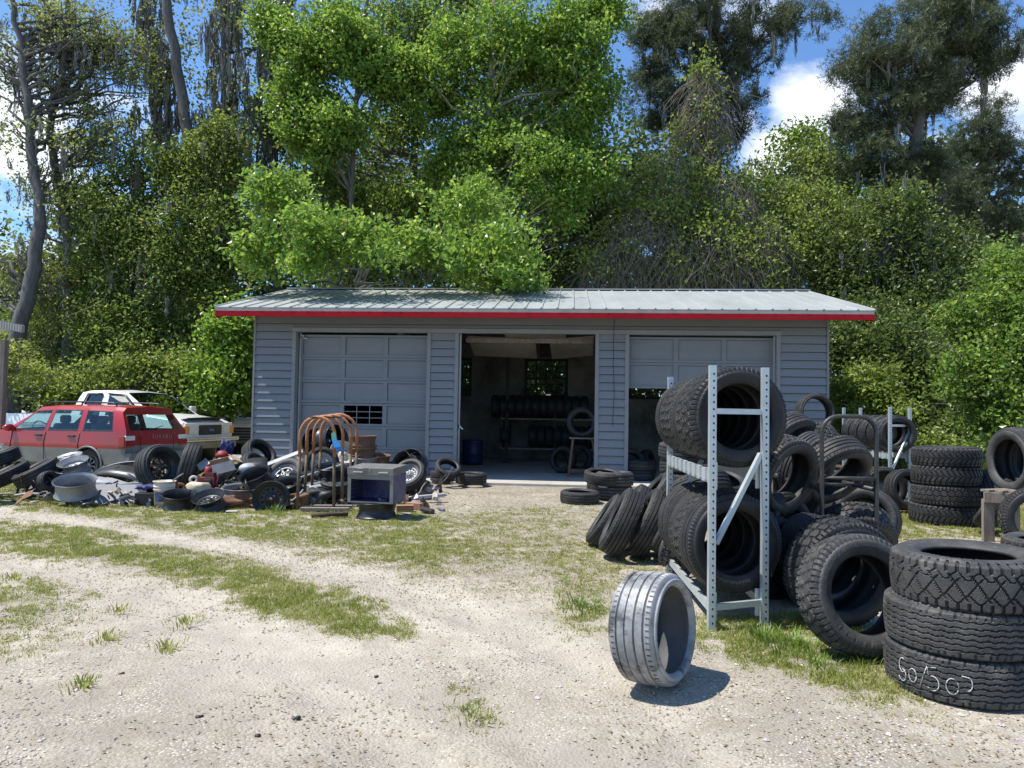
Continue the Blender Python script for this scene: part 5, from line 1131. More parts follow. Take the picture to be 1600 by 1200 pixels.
b = MB(); b.tube([(-.25, -.03, .02), (.0, 0, .04), (.25, .06, .035)], .03, 8); b.tube([(-.24, .04, .015), (.22, .1, .03)], .02, 6); o = b.build('rusty_bar', mat('dark_rust', (.05, .03, .02), .9)); o.location = G(515, 808); tag(o, 'short dark rusty bar lying on grass before the hoops', 'bar')
# tool chest on a rim
tcp = G(583, 812); tcb = rim_at(Vector((tcp.x, tcp.y + .27, .11)), .275, Vector((0, 0, 1)), 'bare', 'blackrim', 'rusty black rim used as a base under the tool chest', Wf=.82)
tc_ = empty('tool_chest', (tcp.x, tcp.y + .27, .225), 'grey and blue steel tool chest standing on a rim, drawers missing', 'tool chest', rz=R_(-13))
M['chestgrey'] = mat('worn_grey_steel', (.20, .19, .18), .5, (.13, .125, .12), 5, .4, .7, metal=.2, col3=(.28, .26, .23), scale3=10, lo3=.6, hi3=.75)
M['chestblue'] = mat('scratched_blue_paint', (.03, .035, .17), .45, (.10, .09, .16), 7, .42, .6, col3=(.22, .2, .24), scale3=14, lo3=.58, hi3=.7)
w2, dp, hh2 = .34, .24, .40
b = MB(); b.b2(-w2, w2, dp - .01, dp, 0, hh2); b.b2(-w2, -w2 + .012, -dp, dp - .011, 0, hh2); b.b2(w2 - .012, w2, -dp, dp - .011, 0, hh2); b.b2(-w2 + .013, w2 - .013, -dp, dp - .011, .0, .012); b.build('cabinet', M['chestblue'], tc_)
b = MB(); b.b2(-w2 - .003, -w2 + .045, -dp - .012, -dp + .001, 0, hh2); b.b2(w2 - .045, w2 + .003, -dp - .012, -dp + .001, 0, hh2); b.b2(-w2 + .046, w2 - .046, -dp - .010, -dp + .001, 0, .02); b.b2(-w2 + .046, w2 - .046, -dp - .010, -dp + .001, hh2 - .07, hh2); b.build('front_frame', M['chestgrey'], tc_)
b = MB()
for k in range(5):
    for s in (-1, 1): b.box((s * (w2 - .022), 0, .06 + k * .058), (.014, .44, .012))
b.build('drawer_runner', M['chestgrey'], tc_)
b = MB(); Mt_ = rotm(R_(3), 0, 0); b.box((0, -.01, hh2 + .055), (2 * w2 + .02, 2 * dp + .03, .105), M=Mt_); b.build('top_box', M['chestgrey'], tc_, bevel=.006)
b = MB()
for s in (-.18, .2): b.box((s, -dp - .032, hh2 + .035), (.14, .012, .014))
b.build('handle', M['chrome'], tc_); b = MB(); b.box((.0, -dp - .031, hh2 + .06), (.012, .01, .03)); b.tube([(-.25, -dp - .03, hh2 + .085), (-.05, -dp - .03, hh2 + .083)], .006, 4); b.build('latch', M['alloy'], tc_)
b = MB(); b.box((.08, 0, .02), (.1, .05, .012), M=rotm(0, 0, .5)); b.box((.03, .04, .03), (.04, .04, .02)); o = b.build('loose_part', M['alloy'], tc_)
# deflated tire scraps and posts, dead-weed in the pile are with the plants

for k, (x, y, d_, s_) in enumerate(((205, 740, 11.9, .9), (150, 752, 11.5, .6), (300, 765, 11.3, .7), (335, 765, 11.3, .8), (365, 745, 11.9, 1.0), (412, 765, 11.5, .9), (455, 775, 11.3, .9), (480, 770, 11.5, 1.0), (545, 745, 12.4, 1.0), (222, 742, 12.2, .8), (345, 748, 12.3, .9))):
    lab = ['left of the big leaning wheel', 'between the big grey rim and the sill trim', 'behind the cream cushion', 'under the red machine', 'under the mirror cap', 'behind the upright truck rim', 'left of the front hoop', 'behind the left hoop legs', 'behind the tool chest', 'against the big leaning wheel', 'under the cardboard box'][k]
    c = AT(x, y, d_); c.z = .09 * s_ + .02
    blob_obj('scrap_lump', c, (.5 * s_, .4 * s_, .28 * s_), ['cartpipe', 'black', 'greyplastic', 'black', 'cartpipe', 'black', 'rust', 'cartpipe', 'greyplastic', 'silverplastic', 'black'][k], 'dark jumbled scrap ' + lab, 'scrap', 90 + k, .55, 4)
rr = random.Random(5)

for k, (x, d_, w_, h_) in enumerate(((405, 13.6, .9, .34), (556, 13.5, 1.0, .62), (505, 13.4, 1.1, .66), (598, 13.3, .8, .46), (642, 13.5, .7, .28), (300, 12.1, .8, .20), (110, 12.3, 1.0, .26), (350, 12.6, .9, .26))):
    c = AT(x, 700, d_); c.z = 0; blob_obj('scrap_lump', c, (w_, .7, 2 * h_), ['black', 'rust', 'cartpipe', 'black', 'cartpipe', 'black', 'cartpipe', 'black'][k], 'dark mound of scrap ' + ['carrying the tire under the lit clapboards', 'under the stacked rusty rims', 'under the rims seen through the hoops', 'under the flat rims behind the tool chest', 'under the upright black rim by the door', 'under the upright edge on tire', 'under the bright alloy rim', 'under the flat black cover'][k], 'scrap', 120 + k, .35, 4)
for k in range(3): rm(567, 706 + 15 * (k + 1), .24, 0, 90, 'bare', 'rust', ['third', 'fourth', 'lowest'][k] + ' rusty rim down in the stack right of the hoops', d=13.2, Wf=1.05)
# small torn bits nobody could count, heaped between the recognisable pieces
db = MB(); rr = random.Random(77); dm = ['cartpipe', 'black', 'greyplastic', 'silverplastic', 'rust', 'blackrim', 'card', 'tan', 'bluecloth']
for k in range(520):
    px = rr.uniform(35, 545) if k < 440 else rr.uniform(545, 690); d_ = rr.uniform(11.0, 13.6) if px < 460 else rr.uniform(11.4, 14.2); c = AT(px, 700, d_); hh_ = max(0.0, .34 * math.sin(min(1, (d_ - 10.9) / 1.4) * 1.57) * (1 if px < 500 else .35)); c.z = rr.uniform(.01, .05 + hh_)
    mi = rr.choice([0, 0, 0, 1, 1, 1, 2, 2, 3, 4, 4, 5, 5, 6, 7, 8]); Mr = rotm(rr.uniform(-.9, .9), rr.uniform(-.9, .9), rr.uniform(0, 6.3)); ty_ = rr.random(); sz = rr.uniform(.5, 1.3)
    if ty_ < .42:      # bent torn sheet
        n = 5; L_ = .28 * sz; w_ = .10 * sz * rr.uniform(.5, 1.6); bend = rr.uniform(-.09, .09); vs = []
        for i in range(n + 1):
            u = i / n - .5; z = bend * (1 - 4 * u * u); vs += [c + Mr @ Vector((L_ * u, -w_ / 2 * rr.uniform(.5, 1.1), z)), c + Mr @ Vector((L_ * u, w_ / 2 * rr.uniform(.5, 1.1), z + rr.uniform(-.02, .02)))]
        db.add(vs, [(2 * i, 2 * i + 1, 2 * i + 3, 2 * i + 2) for i in range(n)], False, mi)
    elif ty_ < .62: db.box(c, (.16 * sz, .09 * sz, .05 * sz), M=Mr, mi=mi, taper=rr.uniform(.5, 1))
    elif ty_ < .85:    # bent pipe or hose
        pts = [c]; dd_ = Mr @ Vector((1, 0, 0))
        for i in range(5): dd_ = (dd_ + Vector((rr.uniform(-1, 1), rr.uniform(-1, 1), rr.uniform(-.5, .4))) * .4).normalized(); q = pts[-1] + dd_ * .075 * sz; q.z = max(q.z, .012); pts.append(q)
        db.tube(pts, .008 + .014 * rr.random(), 6, mi=mi)
    else: db.lathe([(.05 * sz, -.02), (.075 * sz, -.02), (.075 * sz, .02), (.05 * sz, .02), (.05 * sz, -.02)], 14, Matrix.Translation(c) @ Mr, mi=mi)
do = db.build('scrap_debris', [M[q] for q in dm]); tag(do, 'small torn metal and plastic bits heaped between the wheels', 'debris', kind='stuff')
# ---------------------------------------------------------------- foliage tools
def rdir(n): v = rng.normal(size=(n, 3)); return v / np.linalg.norm(v, axis=1, keepdims=True)
def leaf_quads(C, L, Wd, up=.5, dirs=None, fold=.25):
    n = len(C); nrm = rdir(n) + np.array([0, 0, up]); nrm /= np.linalg.norm(nrm, axis=1, keepdims=True)
    u = rdir(n) if dirs is None else dirs
    if dirs is None: u = u - (u * nrm).sum(1, keepdims=True) * nrm; u /= np.linalg.norm(u, axis=1, keepdims=True) + 1e-9
    v = np.cross(nrm, u); v /= np.linalg.norm(v, axis=1, keepdims=True) + 1e-9
    L = (L * rng.uniform(.4, 1.4, n))[:, None]; Wd = (Wd * rng.uniform(.7, 1.2, n))[:, None]
    mid = C + u * L * .1
    V = np.stack([C - u * L * .5, mid + v * Wd * .5 + nrm * Wd * fold, C + u * L * .5, mid - v * Wd * .5 + nrm * Wd * fold], 1).reshape(-1, 3)
    return V, np.arange(4 * n).reshape(-1, 4)
def foliage(name, C, L, Wd, mk, parent, origin, **k):
    V, F = leaf_quads(np.asarray(C), L, Wd, **k); V = V - np.array(origin)
    return link(name, npmesh(name, V, F), M[mk], parent)
def clumps(blobs, ncl, per, rc, shell=.6):
    rc = rc * .97; ncl = int(ncl * 1.3); per = per * .98
    """blobs: list of (centre, (rx,ry,rz)); returns leaf centres and clump centres"""
    P, CC = [], []; vol = np.array([b[1][0] * b[1][2] for b in blobs]); vol = vol / vol.sum()
    for (c, r), f in zip(blobs, vol):
        m = max(3, int(ncl * f)); d = rdir(m); rad = rng.uniform(shell, 1.0, m)[:, None] ** .8; far_ = rng.random((m, 1)) < .16; rad = np.where(far_, rad * rng.uniform(1.05, 1.45, (m, 1)), rad)
        cc = np.array(c) + d * rad * np.array(r); q_ = lump(cc, 1.5, 1.7); kp = q_ > np.quantile(q_, .24); cc = cc[kp]; m = len(cc)
        CC.append(cc)
        rcs = rc * rng.uniform(.55, 1.35, m); kk = np.maximum(4, (per * (rcs / rc) ** 2).astype(int))
        idx = np.repeat(np.arange(m), kk); g = rng.normal(size=(len(idx), 3)) * np.array([.62, .62, .42]) * rcs[idx][:, None]
        P.append(cc[idx] + g)
    return np.concatenate(P), np.concatenate(CC)
def lump(x, s, sd): return np.sin(x[:, 0] * s + sd) * np.sin(x[:, 1] * s * .9 + 2 * sd) + np.sin(x[:, 2] * s * 1.3 + 3 * sd + x[:, 0] * s * .6) + .6 * np.sin(x[:, 0] * s * 2.3 - x[:, 2] * s * 1.9 + sd)
def blob(px, py, rx, ry, d, rd=None):
    c = AT(px, py, d); k = d / FPX; return (tuple(c), (rx * k, (rd if rd else rx * k * .8), ry * k))
def hang_moss(name, tops, lmin, lmax, wd, mk, parent, origin, per=6):
    per = 30; tops = np.asarray(tops); m = len(tops); Lb = rng.uniform(lmin * .6, lmax * .85, m); Rb = rng.uniform(.05, .13, m)
    Lr = np.repeat(Lb, per); n = m * per; an = rng.uniform(0, 6.28, n); rad = np.repeat(Rb, per) * np.sqrt(rng.random(n)); st = rng.random(n) * .62
    off = np.stack([np.cos(an) * rad, np.sin(an) * rad, np.zeros(n)], 1); T = np.repeat(tops, per, 0) + off * (1 - st[:, None] * .8); T[:, 2] -= st * Lr
    Ls = (Lr * rng.uniform(.22, .42, n))[:, None]; W = wd * .42 * rng.uniform(.6, 1.4, n)[:, None]; a = rng.uniform(0, 6.28, n); h = np.stack([np.cos(a), np.sin(a), np.zeros(n)], 1)
    sw = rng.normal(size=(n, 3)) * .035; sw[:, 2] = 0; z = np.array([0, 0, 1.])
    V = np.stack([T - h * W * .3, T + h * W * .3, T - z * Ls * .45 - h * W * .6 + sw, T - z * Ls * .45 + h * W * .6 + sw, T - z * Ls - h * W * .05 - off * .3, T - z * Ls + h * W * .05 - off * .3], 1).reshape(-1, 3) - np.array(origin)
    b = np.arange(n)[:, None] * 6; F = np.concatenate([b + np.array([0, 1, 3, 2]), b + np.array([2, 3, 5, 4])])
    return link(name, npmesh(name, V, F), M[mk], parent)
def wob(p, q, n, amp, rr):
    p, q = Vector(p), Vector(q); L_ = (q - p).length; out = []
    for i in range(n + 1):
        f = i / n; e_ = math.sin(math.pi * f) * amp * L_; out.append(p.lerp(q, f) + Vector((rr.uniform(-1, 1), rr.uniform(-1, 1), rr.uniform(-.6, .6))) * e_ * .5)
    return out
def trunk(name, root, pts, r0, r1, mk, fork=None):
    b = MB(); o = root.location; n = len(pts); fine = []
    P_ = [Vector(p) for p in pts]
    for i in range(n - 1):
        for k in range(4): fine.append(P_[i].lerp(P_[i + 1], k / 4) + Vector((random.uniform(-1, 1), random.uniform(-1, 1), 0)) * r0 * .18)
    fine.append(P_[-1]); N = len(fine)
    b.tube([p - o for p in fine], [r0 + (r1 - r0) * (i / (N - 1)) ** .8 + (r0 * .45 * max(0, 1 - i / 2.0)) for i in range(N)], 12)
    return b.build(name, M[mk], root)
def limbs(root, pts, targets, mk, r=.09, name='limb', seed=1, sub=2, zmin=0):
    rr = random.Random(seed); b = MB(); o = root.location; Q_ = [Vector(p) for p in pts]; P_ = [Q_[i].lerp(Q_[i + 1], k / 9) for i in range(len(Q_) - 1) for k in range(9)] + [Q_[-1]]
    for t in targets:
        t = Vector(t); base = ([p for p in P_ if p.z < t.z - .3 and p.z > t.z * .35] or [P_[0]]) if not zmin else [p for p in P_ if p.z >= zmin]
        dz_ = rr.uniform(.5, 2.2); s = min(base, key=lambda p: abs(t.z - dz_ - p.z)); k = rr.uniform(0, .4); i = P_.index(s)
        if i > 0 and not zmin: s = s.lerp(P_[i - 1], k)
        w_ = wob(s, t, 6, .16, rr); n = len(w_); b.tube([p - o for p in w_], [r * (1 - .8 * i / (n - 1)) for i in range(n)], 6)
        for q in range(sub):
            a = w_[rr.randint(2, n - 2)]; e_ = a + Vector((rr.uniform(-1, 1), rr.uniform(-1, 1), rr.uniform(-.2, 1))) * (t - s).length * .3
            ww = wob(a, e_, 4, .2, rr); b.tube([p - o for p in ww], [r * .4 * (1 - .8 * i / 4) for i in range(5)], 5)
    return b.build(name, M[mk], root)
def gpt(px, d): p = AT(px, 650, d); return Vector((p.x, p.y, 0))
def pine_tufts(name, CC, per, L, parent, origin, needles=14):
    per = int(per * 1.5)
    C = np.repeat(CC, per, 0) + rng.normal(size=(len(CC) * per, 3)) * np.array([.23, .23, .13]); n = len(C)
    D = rng.normal(size=(n, needles, 3)) + np.array([0, 0, .45]); D /= np.linalg.norm(D, axis=2, keepdims=True); D = D.reshape(-1, 3); CN = np.repeat(C, needles, 0) + D * L * .5
    V, F = leaf_quads(CN, L, .024, dirs=D, fold=.1); return link(name, npmesh(name, V - np.array(origin), F), M['l_pine'], parent)
def vine_tangle(name, blobs, n, mk, parent, origin, r=.012, seed=2, ln=9):
    rr = random.Random(seed); b = MB(); o = Vector(origin)
    for i in range(n):
        c, rd = rr.choice(blobs); u = Vector((rr.gauss(0, 1), -abs(rr.gauss(0, 1)), rr.gauss(0, 1))).normalized(); p = Vector(c) + Vector((u.x * rd[0], u.y * rd[1], u.z * rd[2])) * rr.uniform(.75, 1.03)
        d = Vector((rr.uniform(-.7, .7), rr.uniform(-.3, .3), rr.uniform(-1.4, -.2))).normalized(); pts = [p]
        for k in range(ln): d = (d + Vector((rr.uniform(-1, 1), rr.uniform(-.6, .6), rr.uniform(-1, .45))) * .38).normalized(); pts.append(pts[-1] + d * .22)
        b.tube([q - o for q in pts], [r * (1 - .5 * k / ln) for k in range(ln + 1)], 3, cap=False)
    return b.build(name, M[mk], parent)

def tree(name, label, cat, base, tpts, r0, r1, bark, blobs, ncl, per, rc, leafL, leafW, lm, group=None, nl=10, lr=.08, moss=None, seed=1, vines=0, shell=.55, trunkname='trunk', up=.5, second=None, zmin=0):
    root = empty(name, base, label, cat, group); pts = [base] + tpts
    trunk(trunkname, root, pts, r0, r1, bark)
    P, CC = clumps(blobs, ncl, per, rc, shell)
    idx = rng.choice(len(CC), min(nl, len(CC)), replace=False)
    if nl: limbs(root, pts, [tuple(CC[i]) for i in idx], bark, lr, seed=seed, zmin=zmin)
    if second:
        msk = rng.random(len(P)) < second[1]; foliage('crown', P[~msk], leafL, leafW, lm, root, base, up=up); foliage('vine_leaves', P[msk], leafL * 1.0, leafW, second[0], root, base, up=up)
    else: foliage('crown', P, leafL, leafW, lm, root, base, up=up)
    if moss:
        n, a, b_, w_ = moss; ii_ = rng.choice(len(CC), min(n, len(CC) * 3)); hang_moss('hanging_moss', CC[ii_] + rng.normal(size=(len(ii_), 3)) * .3, a, b_, w_, 'moss', root, base)
    if vines: vine_tangle('vines', blobs, vines, 'vine', root, base, seed=seed)
    return root

# ---- bright sweetgums behind the garage
b_ = gpt(556, 24.8)
tree('sweetgum_tree', 'bright green sweetgum with low lobe over the left end of the roof', 'tree', b_, [AT(560, 470, 24.8), AT(548, 300, 24.8), AT(560, 120, 24.8), AT(580, -60, 24.8)], .12, .06, 'bark',
     [blob(440, 320, 50, 52, 19.5, 1.6), blob(415, 395, 42, 38, 18.2, 1.2), blob(490, 372, 52, 42, 17.8, 1.3), blob(560, 375, 46, 30, 17.9, 1.3), blob(630, 375, 52, 26, 18.2, 1.3), blob(470, 120, 60, 90, 24.8), blob(545, 50, 70, 70, 24.4), blob(430, 50, 40, 60, 25.5), blob(530, 190, 50, 50, 24), blob(480, 225, 55, 50, 24.5), blob(600, 120, 60, 70, 24.6), blob(470, 410, 44, 14, 17.1, 1.0), blob(585, 398, 40, 12, 17.0, 1.0)], 1050, 42, .38, .15, .12, 'l_bright', nl=36, lr=.05, seed=4, shell=.2, zmin=5.1, second=('l_mid', .12))
b_ = gpt(762, 24.6)
tree('sweetgum_tree', 'tallest bright green sweetgum, its branches drooping onto the middle of the roof', 'tree', b_, [AT(764, 440, 24.6), AT(762, 250, 24.6), AT(770, 80, 24.8), AT(775, -80, 25)], .17, .10, 'palebark',
     [blob(740, 330, 64, 50, 20.5, 1.6), blob(690, 385, 54, 40, 18.0, 1.3), blob(790, 385, 56, 42, 18.4, 1.4), blob(825, 440, 42, 22, 18.9, .9), blob(765, 440, 36, 18, 19.3, 1.0), blob(690, 120, 75, 95, 25.3), blob(800, 90, 90, 100, 24.8), blob(890, 60, 80, 75, 24.8), blob(905, 170, 78, 80, 24.6), blob(870, 290, 75, 70, 23.5), blob(700, 250, 40, 50, 25), blob(935, 265, 38, 50, 25), blob(780, 240, 70, 60, 24.4), blob(940, 20, 50, 40, 25), blob(710, 405, 40, 12, 17.2, 1.0), blob(800, 430, 40, 14, 17.4, .9)], 1500, 44, .40, .145, .115, 'l_bright', nl=60, lr=.05, seed=5, shell=.2, zmin=5.1, second=('l_mid', .12))
b_ = gpt(652, 28.5)
tree('sweetgum_tree', 'sweetgum in shade between the other two, dull twigs showing', 'tree', b_, [AT(654, 440, 28.5), AT(648, 260, 28.5), AT(655, 60, 28.5), AT(660, -90, 28.5)], .16, .08, 'bark',
     [blob(640, 60, 90, 90, 28.5), blob(620, 200, 60, 50, 28.5), blob(620, 330, 80, 60, 28), blob(660, 400, 90, 40, 25), blob(720, 20, 70, 60, 28.5), blob(520, 300, 60, 60, 28.5), blob(550, 430, 80, 36, 25), blob(450, 200, 60, 60, 28.5)], 900, 36, .55, .16, .12, 'l_mid', nl=60, lr=.06, seed=6, shell=.2, vines=220, second=('l_bright', .45))
b_ = gpt(880, 29.5)
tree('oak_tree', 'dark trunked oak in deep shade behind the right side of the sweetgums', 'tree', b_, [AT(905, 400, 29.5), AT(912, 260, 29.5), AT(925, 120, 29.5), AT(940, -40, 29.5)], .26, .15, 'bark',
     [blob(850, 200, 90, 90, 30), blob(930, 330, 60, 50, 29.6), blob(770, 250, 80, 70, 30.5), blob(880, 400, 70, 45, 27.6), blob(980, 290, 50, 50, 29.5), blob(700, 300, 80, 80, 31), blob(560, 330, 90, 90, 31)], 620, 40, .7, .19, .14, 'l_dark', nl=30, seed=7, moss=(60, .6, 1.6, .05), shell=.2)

# ---- left side: moss hung trees
b_ = gpt(12, 23)
tree('oak_tree', 'large leaning oak with grey trunk and sparse mossy crown at far left', 'tree', b_, [AT(22, 560, 23), AT(48, 440, 23.3), AT(66, 350, 23.6), AT(52, 260, 24), AT(42, 150, 24.4), AT(30, 60, 24.8), AT(10, -40, 25)], .30, .07, 'bark',
     [blob(40, 90, 90, 95, 25.5), blob(130, 60, 70, 60, 26), blob(80, 230, 90, 50, 25), blob(30, 400, 60, 80, 24.5), blob(150, 160, 60, 60, 26)], 430, 22, .42, .12, .085, 'l_olive', nl=90, lr=.06, seed=8, moss=(130, .5, 1.5, .055), shell=.2)
b_ = gpt(118, 25)
tree('oak_tree', 'forked mossy oak right of the large leaning one', 'tree', b_, [AT(112, 500, 25), AT(108, 380, 25), AT(95, 300, 25), AT(78, 210, 25.3), AT(100, 90, 25.5), AT(110, -40, 25.5)], .26, .07, 'bark',
     [blob(110, 300, 90, 60, 25.5), blob(170, 230, 80, 60, 26), blob(200, 90, 80, 90, 26.5), blob(100, 60, 70, 80, 26.5), blob(60, 520, 70, 60, 25), blob(110, 430, 70, 60, 25.5)], 560, 26, .45, .125, .085, 'l_olive', nl=90, lr=.055, seed=9, moss=(150, .6, 1.8, .055), shell=.2)
b_ = gpt(210, 25.5)
tree('vine_covered_tree', 'broad vine smothered tree behind the pickup, with rounded dark top', 'tree', b_, [AT(214, 470, 25.5), AT(212, 350, 25.5), AT(215, 255, 25.5)], .24, .12, 'bark',
     [blob(232, 275, 46, 45, 25.5), blob(190, 330, 62, 60, 25.2), blob(250, 350, 60, 70, 25), blob(165, 420, 52, 70, 24.8), blob(235, 450, 65, 80, 24.6), blob(180, 520, 60, 60, 24.4), blob(240, 560, 60, 50, 24)], 820, 50, .46, .13, .095, 'l_mid', nl=20, seed=10, vines=60, second=('l_yellow', .22), moss=(60, .6, 1.6, .05))
b_ = gpt(322, 26)
tree('vine_covered_tree', 'tall mossy tree wrapped in vines left of the garage', 'tree', b_, [AT(325, 480, 26), AT(318, 350, 26), AT(300, 240, 26), AT(282, 130, 26), AT(262, 20, 26), AT(250, -70, 26)], .30, .14, 'bark',
     [blob(330, 260, 50, 60, 25.8), blob(340, 370, 48, 70, 25.2), blob(300, 420, 50, 60, 25), blob(350, 230, 34, 40, 25.6), blob(330, 500, 52, 60, 24.8)], 620, 46, .45, .13, .095, 'l_mid', nl=16, seed=11, vines=80, second=('l_yellow', .25), moss=(60, .5, 1.5, .05))
# moss-draped cypress pair: heavy hanging moss on bare trunks
for i, (x0, xt, d, lab, thick) in enumerate(((352, 352, 27.0, 'straight tall trunk thickly draped in hanging moss, left of the sweetgums', .22), (300, 232, 27.6, 'slanting mossy tree crossing the sky at upper left', .17), (432, 425, 28, 'thin mossy trunk at the left edge of the bright sweetgum', .16))):
    b_ = gpt(x0, d); root = empty('mossy_tree', b_, lab, 'tree', None); P_ = [b_, AT(x0, 450, d), AT(x0 * .7 + xt * .3, 300, d), AT(x0 * .4 + xt * .6, 150, d), AT(xt, 20, d), AT(xt, -90, d)]
    trunk('trunk', root, P_, thick, thick * .6, 'bark'); tg = []
    for k in range(30):
        f = random.random(); y = 330 * (1 - f) - 60 * f; xc = x0 + (xt - x0) * min(1, max(0, (450 - y) / 430)); tg.append(tuple(AT(xc + random.uniform(-60, 60), y - random.uniform(5, 60), d + random.uniform(-1.5, 1.5))))
    limbs(root, P_, tg, 'bark', .07, seed=30 + i, sub=2)
    tops = []
    rr = random.Random(40 + i)
    for k in range(130):
        y = rr.uniform(-30, 300); xc = x0 + (xt - x0) * min(1, max(0, (450 - y) / 430)); tops.append(tuple(AT(xc + rr.gauss(0, 15), y, d + rr.uniform(-.6, .6))))
    for t in tg:
        for k in range(4): tops.append((t[0] + rr.uniform(-.3, .3), t[1], t[2] + rr.uniform(-.2, .1)))
    hang_moss('hanging_moss', tops, .7, 2.4, .075, 'moss', root, b_, per=8)
    P, CC = clumps([blob(xt - 10, 40, 75, 90, d), blob((x0 + xt) / 2 + 10, 170, 55, 70, d)], 70, 22, .5); foliage('crown', P, .15, .11, 'l_olive', root, b_)

# ---- vines and thicket behind the garage, right
b_ = gpt(1085, 26.5)
tree('vine_covered_tree', 'dead tree smothered in brown vines with yellow green tips behind the roof', 'tree', b_, [AT(1088, 420, 26.5), AT(1094, 300, 26.5), AT(1098, 180, 26.5), AT(1100, 130, 26.5)], .24, .03, 'bark',
     [blob(1098, 140, 26, 40, 26.3), blob(1095, 215, 38, 70, 26.3), blob(1055, 300, 60, 60, 25.8), blob(1120, 330, 70, 70, 25.8), blob(1010, 370, 70, 60, 25.2), blob(1090, 400, 90, 55, 25), blob(960, 415, 55, 40, 24.8), blob(1180, 390, 55, 60, 25.2)], 680, 30, .42, .14, .10, 'l_mid', nl=24, seed=12, vines=1700, second=('l_yellow', .62), shell=.7)
b_ = gpt(1230, 27)
tree('vine_covered_tree', 'yellow green shrubby tree right of the brown vine tangle', 'tree', b_, [AT(1228, 430, 27), AT(1226, 330, 27)], .16, .08, 'bark',
     [blob(1190, 300, 52, 50, 27), blob(1245, 270, 48, 46, 28), blob(1270, 340, 60, 55, 26.6), blob(1215, 380, 70, 60, 26), blob(1280, 420, 55, 60, 26), blob(1165, 440, 60, 35, 25)], 430, 36, .5, .15, .11, 'l_mid', nl=20, seed=13, vines=160, second=('l_yellow', .42), shell=.55, moss=(25, .5, 1.3, .05))
b_ = gpt(1268, 34)
tree('oak_tree', 'rounded green treetop against the cloud, right of centre', 'tree', b_, [AT(1268, 420, 34), AT(1266, 300, 34)], .2, .12, 'bark', [blob(1262, 235, 46, 34, 34), blob(1290, 290, 60, 50, 34), blob(1230, 300, 50, 40, 34)], 190, 48, .7, .22, .17, 'l_mid', nl=10, seed=14, second=('l_bright', .4))
# ---- pines
def pine(label, base_px, d, pts, r0, blobs, ncl, per, moss, seed, needles=14, nl=40):
    b_ = gpt(base_px, d); root = empty('pine_tree', b_, label, 'tree'); P_ = [b_] + [AT(x, y, d) for x, y in pts]; trunk('trunk', root, P_, r0, r0 * .45, 'bark')
    P, CC = clumps(blobs, ncl, 4, .5, .25); limbs(root, P_, [tuple(CC[i]) for i in rng.choice(len(CC), min(nl, len(CC)), replace=False)], 'bark', .085, seed=seed, sub=3)
    pine_tufts('crown', CC, per, .21, root, b_, 17)
    if moss: ii_ = rng.choice(len(CC), moss[0]); hang_moss('hanging_moss', CC[ii_], moss[1], moss[2], .06, 'moss', root, b_, per=7)
pine('tall pine with hanging moss, its long branch reaching right across the sky', 1098, 30, [(1100, 400), (1104, 250), (1108, 120), (1122, 0), (1130, -90)], .34,
     [blob(1060, 60, 70, 60, 30), blob(1030, 140, 55, 60, 30), blob(1130, 110, 60, 55, 30), blob(1180, 50, 70, 45, 29.5), blob(1250, 30, 60, 26, 29), blob(1110, 0, 90, 50, 30), blob(1010, 50, 40, 50, 30), blob(1150, 160, 45, 30, 29.6), blob(1040, 190, 45, 25, 30), blob(1145, 205, 30, 25, 30)], 640, 7, (90, .8, 2.4), 15)
pine('big dark pine at upper right with a wide irregular crown', 1418, 27, [(1420, 450), (1422, 330), (1432, 200), (1450, 90), (1470, 0), (1480, -90)], .32,
     [blob(1400, 80, 80, 60, 27), blob(1340, 120, 50, 35, 27), blob(1480, 60, 90, 60, 27), blob(1550, 90, 60, 40, 26.5), blob(1400, 180, 70, 45, 27), blob(1450, 150, 60, 50, 27), blob(1340, 195, 45, 40, 27), blob(1500, 0, 100, 40, 27), blob(1360, 260, 60, 50, 27), blob(1440, 260, 50, 50, 27), blob(1420, 340, 50, 50, 27)], 900, 7, (90, .8, 2.0), 16)
pine('slender pine near the right edge, showing a thin straight trunk', 1533, 33, [(1534, 400), (1534, 260), (1536, 160)], .15,
     [blob(1530, 220, 55, 55, 33), blob(1570, 260, 45, 60, 33), blob(1500, 300, 55, 50, 33), blob(1570, 350, 45, 40, 33), blob(1545, 170, 35, 25, 33)], 330, 6, None, 17, nl=30)
pine('faint pine behind the slender one at right', 1470, 40, [(1470, 420), (1470, 250)], .2, [blob(1470, 330, 90, 80, 40), blob(1560, 390, 70, 50, 40), blob(1400, 400, 70, 60, 40)], 300, 8, None, 18, nl=20)
# ---- understorey and bushes
def bush(label, px, d, blobs, ncl, per, rc, L_, W_, lm, seed, second=None, name='bush', vines=0, nl=12, shell=.55, group=None):
    b_ = gpt(px, d); return tree(name, label, 'bush', b_, [b_ + Vector((.05, 0, .6)), b_ + Vector((.1, 0, 1.2))], .06, .03, 'bark', blobs, ncl, per, rc, L_, W_, lm, nl=nl, lr=.03, seed=seed, second=second, vines=vines, shell=shell, trunkname='stem', group=group)
bush('sunny bright bush at the right edge behind the stand', 1570, 15.5, [blob(1580, 440, 55, 50, 16.5), blob(1540, 500, 62, 55, 16), blob(1600, 540, 70, 70, 15.5), blob(1530, 600, 60, 55, 15.2), blob(1600, 640, 70, 60, 15), blob(1560, 690, 60, 40, 14.8), blob(1640, 450, 60, 60, 16)], 560, 56, .34, .11, .085, 'l_mid', 19, second=('l_bright', .5))
